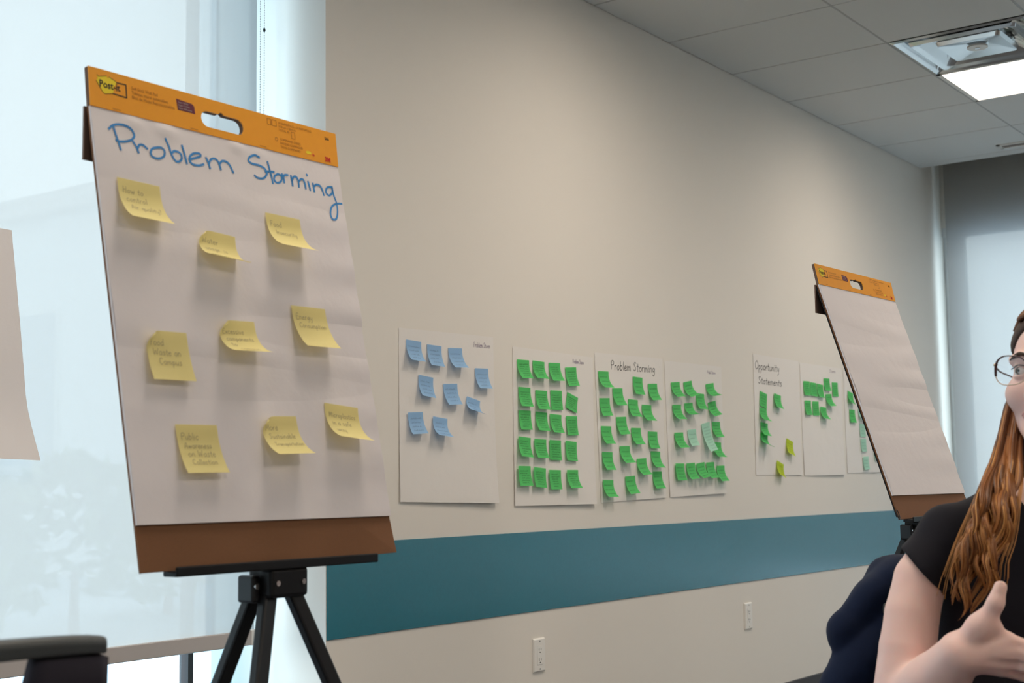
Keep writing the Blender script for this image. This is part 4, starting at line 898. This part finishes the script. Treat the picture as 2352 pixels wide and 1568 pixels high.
# lips, brows, eyes
b = MB()
for s_ in (-1, 1):
    b2 = MB(); c = hd(s_*.0325, .0745, -.001)
    for i in range(13):
        pass
    n1_, n2_ = 16, 12; vs = []
    for i in range(n2_+1):
        for j in range(n1_):
            a, e = 2*math.pi*j/n1_, math.pi*i/n2_; vs.append(c+.0122*(hx*math.sin(e)*math.cos(a)+hz*math.sin(e)*math.sin(a)+hf*math.cos(e)))
    b2.add(vs, [(i*n1_+j, i*n1_+(j+1) % n1_, (i+1)*n1_+(j+1) % n1_, (i+1)*n1_+j) for i in range(n2_) for j in range(n1_)])
    eye = b2.build('eye', mat('eye_white', (.75, .72, .70), .2), person, (0, 0, 0), smooth=True)
    look = hf+hx*(-.12); look /= np.linalg.norm(look)
    for r0, r1, nm, col in ((.0058, .0124, 'iris', (.09, .07, .05)), (.0026, .0126, 'pupil', (.004, .004, .004))):
        q = MB(); P = [c+look*math.sqrt(r1*r1-0)+0*look]; R_ = []
        for j in range(16):
            a = 2*math.pi*j/16; dct = look*math.sqrt(r1*r1-r0*r0)+(hx*math.cos(a)+hz*math.sin(a))*r0; R_.append(c+dct)
        q.add(P+R_, [(0, 1+j, 1+(j+1) % 16) for j in range(16)]); q.build(nm, mat(nm, col, .15), eye)
    # brow and lashes
    br = MB(); br.tube(catmull([hd(s_*.014, .0995, .0185), hd(s_*.030, .0945, .0235), hd(s_*.052, .0755, .0185)], 4), [.002, .0026, .003, .0032, .0032, .003, .0026, .002, .001], 6); br.build('eyebrow', mat('brow', (.045, .025, .015), .8), person)
    la = MB(); la.tube(catmull([hd(s_*.020, .0905, .0045), hd(s_*.033, .0905, .0068), hd(s_*.047, .081, .0030)], 4), .0010, 5); la.build('lashes', M['blackm'], person)
M['lip'] = mat('lips', (.56, .26, .25), .45)
lp = MB(); lp.tube(catmull([hd(-.027, .0885, -.0715), hd(-.011, .0995, -.0682), hd(0, .1040, -.0695), hd(.011, .0995, -.0682), hd(.027, .0885, -.0715)], 4), [.001]+[.0034]*15+[.001], 8)
lp.tube(catmull([hd(-.025, .0885, -.0725), hd(-.011, .0975, -.0752), hd(0, .1010, -.0765), hd(.011, .0975, -.0752), hd(.025, .0885, -.0725)], 4), [.001]+[.0042]*15+[.001], 8)
lp.build('lips', M['lip'], person, smooth=True)
# --- shirt
T = Field((-.36, -.22, .44), (.46, .24, 1.24), .0040)
for (px, py, d, r) in ((2430, 1300, 2.19, (.180, .110, .145)), (2430, 1430, 2.19, (.196, .115, .15)), (2430, 1600, 2.19, (.190, .120, .15)), (2430, 1770, 2.20, (.178, .135, .13))):
    T.ell(loc(px, py, d), r, k=.05)
T.cap(loc(2432, 1195, 2.20), loc(2182, 1228, 2.155), .066, .0460, .03); T.cap(loc(2432, 1195, 2.20), loc(2680, 1228, 2.16), .066, .0460, .03)
T.cap(loc(2180, 1234, 2.155), loc(2106, 1325, 2.14), .0430, .0490, .02)
T.cap(loc(2690, 1232, 2.155), loc(2757, 1320, 2.14), .0475, .0505, .02)
ha, hb, hc_ = loc(2067, 1256, 2.14), loc(2137, 1334, 2.14), loc(2137, 1334, 2.30)
nh = np.cross(hb-ha, hc_-ha); nh = nh if nh[0] < 0 else -nh
T.plane(ha, nh, (-.36, -.22, .70), (loc(2139, 1334, 2.14)[0]-.0, .24, 1.02))
ha2, hb2, hc2 = loc(2795, 1256, 2.14), loc(2725, 1334, 2.14), loc(2725, 1334, 2.30)
nh2 = np.cross(hb2-ha2, hc2-ha2); nh2 = nh2 if nh2[0] > 0 else -nh2
T.plane(ha2, nh2, (loc(2723, 1334, 2.14)[0], -.22, .70), (.46, .24, 1.02))
# neckline
T.cap(loc(2432, 1142, 2.165), hd(0, -.01, 0), .078, .09, .006, 'sub'); T.cap(loc(2432, 1130, 2.10), loc(2432, 1320, 2.03), .055, .006, .004, 'sub')
def folds(x, y, z): return (.0028*np.sin(38*x+14*z+3*np.sin(9*z))*np.clip((1.0-z)*3, 0, 1)+.0022*np.sin(55*z-20*x)*np.clip((x+.30)*0+1, 0, 1)*.6)
T.mesh('shirt', M['shirt'], person, folds)
# trousers and shoes
Q_ = Field((-.16, -.62, .07), (.42, .20, .70), .0055); cx_ = (2430-1176)/FPX*2.17-PLAT
Q_.ell((cx_, .03, .57), (.185, .14, .11), k=.03)
for s_ in (-1, 1): Q_.chain([(cx_+s_*.085, .02, .56), (cx_+s_*.12, -.40, .545), (cx_+s_*.13, -.43, .12)], [.100, .070, .052], .025)
Q_.mesh('trousers', M['navy'], person, lambda x, y, z: .002*np.sin(60*y+20*z)+0*x)
for s_ in (-1, 1):
    F_ = Field((cx_+s_*.13-.07, -.64, -.01), (cx_+s_*.13+.07, -.34, .13), .005)
    F_.cap((cx_+s_*.13, -.41, .058), (cx_+s_*.135, -.57, .040), .045, .036, .01); F_.cap((cx_+s_*.13, -.42, .07), (cx_+s_*.13, -.42, .10), .044, .042, .01); F_.plane((0, 0, .003), (0, 0, -1), (-9, -9, -1), (9, 9, 1))
    F_.mesh('shoe', M['black'], person)

# --- hair: scalp cap and long wavy locks, part of the person
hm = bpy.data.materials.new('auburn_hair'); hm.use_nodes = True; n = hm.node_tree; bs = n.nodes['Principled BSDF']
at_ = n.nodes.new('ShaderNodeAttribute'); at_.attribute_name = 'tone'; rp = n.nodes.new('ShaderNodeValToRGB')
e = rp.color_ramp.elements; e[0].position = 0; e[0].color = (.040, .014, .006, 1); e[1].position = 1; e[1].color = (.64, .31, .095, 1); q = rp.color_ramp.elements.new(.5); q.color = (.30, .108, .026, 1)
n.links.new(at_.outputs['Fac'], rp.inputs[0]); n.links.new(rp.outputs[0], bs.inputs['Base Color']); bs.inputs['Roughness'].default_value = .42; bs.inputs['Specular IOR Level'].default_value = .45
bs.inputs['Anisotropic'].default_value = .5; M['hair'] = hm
hair = MB(); tones = []
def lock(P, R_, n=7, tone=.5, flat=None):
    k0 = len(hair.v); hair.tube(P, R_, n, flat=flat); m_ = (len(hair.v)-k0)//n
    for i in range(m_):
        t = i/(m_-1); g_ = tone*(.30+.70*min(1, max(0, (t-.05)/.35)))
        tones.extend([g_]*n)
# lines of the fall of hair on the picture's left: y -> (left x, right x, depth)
FALL = [(820, 2372, 2400, 2.21), (880, 2340, 2372, 2.215), (930, 2312, 2350, 2.205), (1000, 2294, 2346, 2.18), (1060, 2276, 2345, 2.13), (1110, 2256, 2342, 2.10), (1160, 2238, 2334, 2.075), (1210, 2218, 2326, 2.060), (1250, 2203, 2316, 2.055), (1290, 2190, 2300, 2.050), (1330, 2178, 2296, 2.048), (1370, 2170, 2288, 2.046), (1405, 2165, 2266, 2.044), (1435, 2172, 2215, 2.044)]
FY = [a[0] for a in FALL]
def fall(y, t, lay):
    l = np.interp(y, FY, [a[1] for a in FALL]); r = np.interp(y, FY, [a[2] for a in FALL]); d = np.interp(y, FY, [a[3] for a in FALL])
    return loc(l+(r-l)*(.5+.5*t), y, d-lay)
HR = random.Random(3)
def hair_side(flip, nclump, per, seed):
    G = random.Random(seed)
    for c in range(nclump):
        tc = -.88+1.76*(c+.5)/nclump+G.uniform(-.05, .05); ph = G.uniform(0, 6.28); am = G.uniform(.15, .27); wl = G.uniform(21, 28); lay0 = G.uniform(-.006, .012)
        dr = G.uniform(-.30, .30); yend0 = G.uniform(1345, 1436)-max(0, tc)*45
        for k in range(per):
            big = k < per*.45; off = G.gauss(0, .085); pj = G.uniform(-.25, .25); yend = yend0-G.uniform(0, 45)
            ys = np.linspace(820+G.uniform(0, 20), yend, 44); P = []; lj = G.uniform(-.003, .004)
            for y in ys:
                s_ = (y-820)/600; w_ = am*math.sin(ph+pj+(y-960)/wl)*min(1, max(0, (y-1020)/150)); tip = 1-.75*max(0, (y-yend0+120)/120)
                t = max(-1.04, min(1.04, tc+off*tip*(.6+.8*math.sin(ph+y/70.)**2)+w_+dr*(s_-.45)))
                q = fall(y, t, lay0+lj+.008*math.cos(ph+(y-960)/wl)*min(1, max(0, (y-1000)/150))+(0 if big else .003))
                if flip: q = np.array([2*HC[0]-q[0]-.005-.03*max(0, 1-(y-820)/220), q[1]-.035*max(0, 1-(y-820)/200), q[2]]); bw = min(1, max(0, 1-(y-860)/190.)); bw = bw*bw*(3-2*bw); q = q*(1-bw)+(hd(.087+lj, -.025+.038*t, 0)*np.array([1, 1, 0])+np.array([0, 0, q[2]+.01]))*bw
                P.append(q)
            r = G.uniform(.0026, .0044) if big else G.uniform(.0008, .0015)
            tone = G.uniform(.12, .60) if big else G.uniform(.35, 1.0)
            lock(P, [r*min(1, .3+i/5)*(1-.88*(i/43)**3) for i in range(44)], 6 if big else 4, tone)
hair_side(False, 16, 28, 5)
hair_side(True, 12, 16, 6)
# fly-away strands
for i in range(26):
    t0 = HR.choice([-1.05, -1.1, 1.05, 1.15, 1.0]); ys = np.linspace(1000, HR.uniform(1150, 1400), 20); a = HR.uniform(-.2, .2)
    lock([fall(y, t0+a*((y-1000)/300)**1.5, .004) for y in ys], [.0004]*20, 4, .8)
# combed hair over the skull, parted in the middle, running back and down
for i in range(230):
    s_ = -1 if i % 2 else 1; v = HR.uniform(-.085, .075); P = []; amax = 2.0 if v < (.03 if s_ > 0 else -.005) else 1.05 if v < .045 else .8
    for k in range(12):
        a = k/11*amax; yy = v-.012-.045*max(0, (a-.5))*(1 if v > -.02 else .2)
        x = s_*(.0825*math.sin(min(a, 1.57))+.002); z = .035+.0925*math.cos(a)
        if a > 1.57: z = .035-.09*(a-1.57)*1.2; x = s_*(.0845)
        sc_ = math.sqrt(max(0, 1-((yy+.015)/.108)**2)); P.append(hd(x*max(sc_, .35), yy, .035+(z-.035)*max(sc_, .3) if z > .035 else z))
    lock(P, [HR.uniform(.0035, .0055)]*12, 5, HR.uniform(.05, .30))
ho = hair.build('hair', M['hair'], person, smooth=True)
at_ = ho.data.attributes.new('tone', 'FLOAT', 'POINT'); at_.data.foreach_set('value', np.array(tones, np.float32))
Cp = Field((-.22, -.14, .95), (.32, .26, 1.45), .005)
Cp.ell(hd(0, -.022, .038), (.0835, .106, .092), hax, .01); Cp.ell(hd(0, .115, -.035), (.11, .118, .118), hax, .006, 'sub')
Cp.ell(hd(-.085, .045, -.025), (.06, .085, .075), hax, .006, 'sub'); Cp.ell(hd(.085, .075, -.025), (.06, .070, .075), hax, .006, 'sub')
Cp.cap(hd(-.055, -.05, -.02), loc(2345, 1080, 2.24), .035, .03, .02); Cp.cap(hd(.05, -.05, -.02), loc(2540, 1100, 2.24), .035, .03, .02); Cp.cap(hd(0, -.07, 0), loc(2440, 1150, 2.27), .05, .04, .02)
cpm = mat('dark_auburn', (.035, .014, .007), .5)
Cp.mesh('scalp_hair', cpm, person)

# --- eyeglasses worn on the face
GL_ = hd(0, .10, 0); gl_ = empty('eyeglasses', tuple(PO+LX*GL_[0]+LY*GL_[1]+np.array([0, 0, GL_[2]])), 'thin tortoiseshell and clear cat-eye glasses worn by the woman', 'glasses', rz=PRZ)
GO = GL_
M['tort'] = mat('tortoise', (.055, .020, .022), .25, noise=(120, .8)); M['clearrim'] = mat('clear_rim', (.62, .50, .40), .2); M['gold'] = mat('gold', (.8, .55, .3), .25, 1)
for s_ in (-1, 1):
    def lp_(a):
        x, z = math.cos(a), math.sin(a); w_ = .0265*(abs(x)**.72)*math.copysign(1, x); h_ = .0225*(abs(z)**.85)*math.copysign(1, z)
        if z > 0: h_ += .003*x*s_ if 0 else .0035*(w_/.0265)
        return hd(s_*(.0360+w_), .1085-.0045*((w_+.0265)/.053)**2-.10*max(0, w_+.006)*.18, -.004+h_)
    top = [lp_(a) for a in np.linspace(-.25, math.pi+.25, 22)]; bot = [lp_(a) for a in np.linspace(math.pi+.25, 2*math.pi-.25, 18)]
    m_ = MB().tube([p-GO for p in top], [.0011+.0011*max(0, 1-abs(i-2)/7) for i in range(22)], 8); fr_ = m_.build('rim', M['tort'], gl_, (0, 0, 0), smooth=True)
    MB().tube([p-GO for p in bot], .0009, 8).build('lower_rim', M['clearrim'], gl_, (0, 0, 0), smooth=True)
    ring = [lp_(a)-GO for a in np.linspace(0, 2*math.pi, 29)[:-1]]; c = sum(ring)/28
    MB().add([c]+ring, [(0, 1+i, 1+(i+1) % 28) for i in range(28)]).build('lens', M['lens'], gl_, (0, 0, 0))
    hg = lp_(.30)-GO
    MB().tube([hg+hx*s_*-.0005, hg+hx*s_*.004-hf*.004], [.0026, .0022], 8).build('hinge', M['gold'], gl_, (0, 0, 0), smooth=True)
    MB().tube([p-GO for p in catmull([GO+hg+hx*s_*.004-hf*.003, hd(s_*.0735, .06, .004), hd(s_*.078, .0, .004), hd(s_*.079, -.020, -.012)], 4)], .0013, 8).build('temple', M['tort'], gl_, (0, 0, 0), smooth=True)
MB().tube([p-GO for p in catmull([hd(-.0105, .1085, .004), hd(0, .113, .008), hd(.0105, .1085, .004)], 5)], .0011, 8).build('bridge', M['gold'], gl_, (0, 0, 0), smooth=True)

# ------------------------------------------------------------------ chairs
def office_chair(pos, rz, label, hz_=.90):
    """x to the sitter's right, y towards the back, z up; pos on the floor"""
    t = empty('office_chair', pos, label, 'chair', rz=rz); z = (0, 0, 0)
    b = MB(); P = []
    N_ = 26
    def arc(x): return .235-1.15*x*x       # plan curve of the backrest
    secs = []
    for i in range(N_):
        x = -.235+.47*i/(N_-1); y = arc(x); top = hz_+.010-.10*x*x-.004*(abs(x)/.235)**8; h_ = .0175+.006*(1-abs(x)/.235)
        secs.append([(x, y-.014, top-.004), (x, y-.008, top), (x, y+.012, top), (x, y+.017, top-.006), (x, y+.015, top-h_), (x, y-.012, top-h_)])
    b.v = [p for s in secs for p in s]; b.f = [(i*6+j, i*6+(j+1) % 6, (i+1)*6+(j+1) % 6, (i+1)*6+j) for i in range(N_-1) for j in range(6)]+[tuple(range(6))[::-1], tuple((N_-1)*6+j for j in range(6))]
    b.build('top_rail', M['chairf'], t, z, smooth=False, bevel=.003)
    for s_ in (-1, 1):
        b = MB(); P = []
        for j in range(15):
            v = j/14; zz = hz_-.012-.39*v; w0 = .152-.02*math.sin(math.pi*min(1, v*1.2)); w1 = .232+.012*math.sin(math.pi*v)
            P.append([(s_*(w0+(w1-w0)*i/8), arc(w0+(w1-w0)*i/8)-.10*v+.03*v*v+.002, zz-.006*(abs(w0+(w1-w0)*i/8)/.23)**2*(1-v)) for i in range(9)])
        b.grid(P); o = b.build('side_pad', M['chairp'], t, z, smooth=True); m_ = o.modifiers.new('thick', 'SOLIDIFY'); m_.thickness = .022; m_.offset = 0
    b = MB(); P = []
    for j in range(13):
        v = j/12; w0 = .05+.085*v**.6
        P.append([(w0*(2*i/8-1), arc(0)-.10*v+.03*v*v+.004, hz_-.055-.35*v-.02*abs(2*i/8-1)*(1-v)) for i in range(9)])
    b.grid(P); o = b.build('centre_spine', M['chairp'], t, z, smooth=True); m_ = o.modifiers.new('thick', 'SOLIDIFY'); m_.thickness = .022; m_.offset = 0
    F_ = Field((-.27, -.27, .38), (.27, .26, .52), .008)
    F_.ell((0, 0, .445), (.245, .235, .045), k=.01); F_.cap((-.17, -.16, .45), (.17, -.16, .45), .035, .035, .03); F_.cap((-.17, .14, .45), (.17, .14, .45), .03, .03, .03)
    F_.mesh('seat', M['chairp'], t)
    MB().box((-.035, .10, .37), (.035, .215, .40)).box((-.03, .185, .37), (.03, .21, .60)).build('back_bracket', M['chairf'], t, z, bevel=.004)
    for s_ in (-1, 1):
        a_ = MB().tube([(s_*.20, .02, .40), (s_*.28, .02, .42), (s_*.29, .02, .63)], .014, 10).build('arm_post', M['chairf'], t, z, smooth=True)
        MB().box((s_*.29-.04, -.12, .63), (s_*.29+.04, .13, .655)).build('arm_pad', M['black'], t, z, bevel=.01)
    MB().tube([(0, 0, .10), (0, 0, .40)], [.03, .025], 16).build('gas_column', M['blackm'], t, z, smooth=True)
    for k in range(5):
        a = 2*math.pi*k/5+.3; u = np.array([math.cos(a), math.sin(a), 0]); lg = MB().tube([u*.02+np.array([0, 0, .12]), u*.30+np.array([0, 0, .085])], [.026, .016], 10).build('leg', M['black'], t, z, smooth=True)
        w_ = np.array([-u[1], u[0], 0]); MB().tube([u*.30-w_*.022+np.array([0, 0, .028]), u*.30+w_*.022+np.array([0, 0, .028])], .027, 14).build('caster', M['black'], lg, z)
    return t
# chair at the lower left corner, its right rail end lands beside the near easel's legs
def wpt(px, py, d):
    r = rays(px, py); t = d/(r@LY); return CAM+r*t
pr_ = wpt(236, 1478, 1.50); ang = PRZ+math.pi+math.radians(36)
cR, sR = math.cos(ang), math.sin(ang); lx, ly = -.235, .235-1.15*.235**2
office_chair((pr_[0]-(cR*lx-sR*ly), pr_[1]-(sR*lx+cR*ly), 0), ang, 'dark office chair cropped at the lower left corner of the photo', pr_[2]+.008+.0)
# her chair, hidden behind the jacket
cp_ = PO+LX*((2430-1176)/FPX*2.17-PLAT)+LY*.02
office_chair((cp_[0], cp_[1], 0), PRZ, 'dark office chair the woman sits on, covered by the navy jacket', .845)
# jacket draped over her chair
jk = Field((-.42, .03, .30), (.42, .46, .96), .0058)
def jl(px, py, d=2.42): return loc(px, py, d)
jk.cap(jl(2062, 1345), jl(2780, 1345), .036, .036, .02)
for a, b_, r1, r2 in (((2062, 1350), (2020, 1600), .040, .055), ((2150, 1360), (2120, 1900), .042, .05), ((2270, 1360), (2260, 1900), .042, .05), ((2400, 1360), (2400, 1900), .042, .05), ((2530, 1360), (2540, 1900), .042, .05), ((2660, 1360), (2700, 1900), .042, .05), ((2770, 1360), (2830, 1700), .04, .05), ((2012, 1385), (1990, 1500), .040, .05), ((1965, 1448), (1968, 1560), .038, .040), ((1968, 1560), (1935, 1700), .040, .045), ((1968, 1545), (1935, 1560), .034, .026)):
    jk.cap(jl(*a), jl(*b_), r1, r2, .03)
jk.cap(jl(2030, 1320, 2.46), jl(2180, 1318, 2.46), .022, .03, .02)
jt = empty('jacket', tuple(PO+LY*.25+np.array([0, 0, .4])), 'navy blue jacket draped over the back of the chair behind the woman', 'jacket', rz=PRZ)
jo = jk.mesh('jacket_body', M['navy'], jt, lambda x, y, z: .009*(1-2*np.abs(np.sin(21*x+15*z+1.2*np.sin(15*z))))*np.clip(1.1-1.0*z, .2, 1)+.006*(1-2*np.abs(np.sin(30*z-19*x+1.3*np.sin(9*x))))+.003*np.sin(60*y+30*x))
jo.data.transform(Matrix.Translation((0, -.25, -.4)))
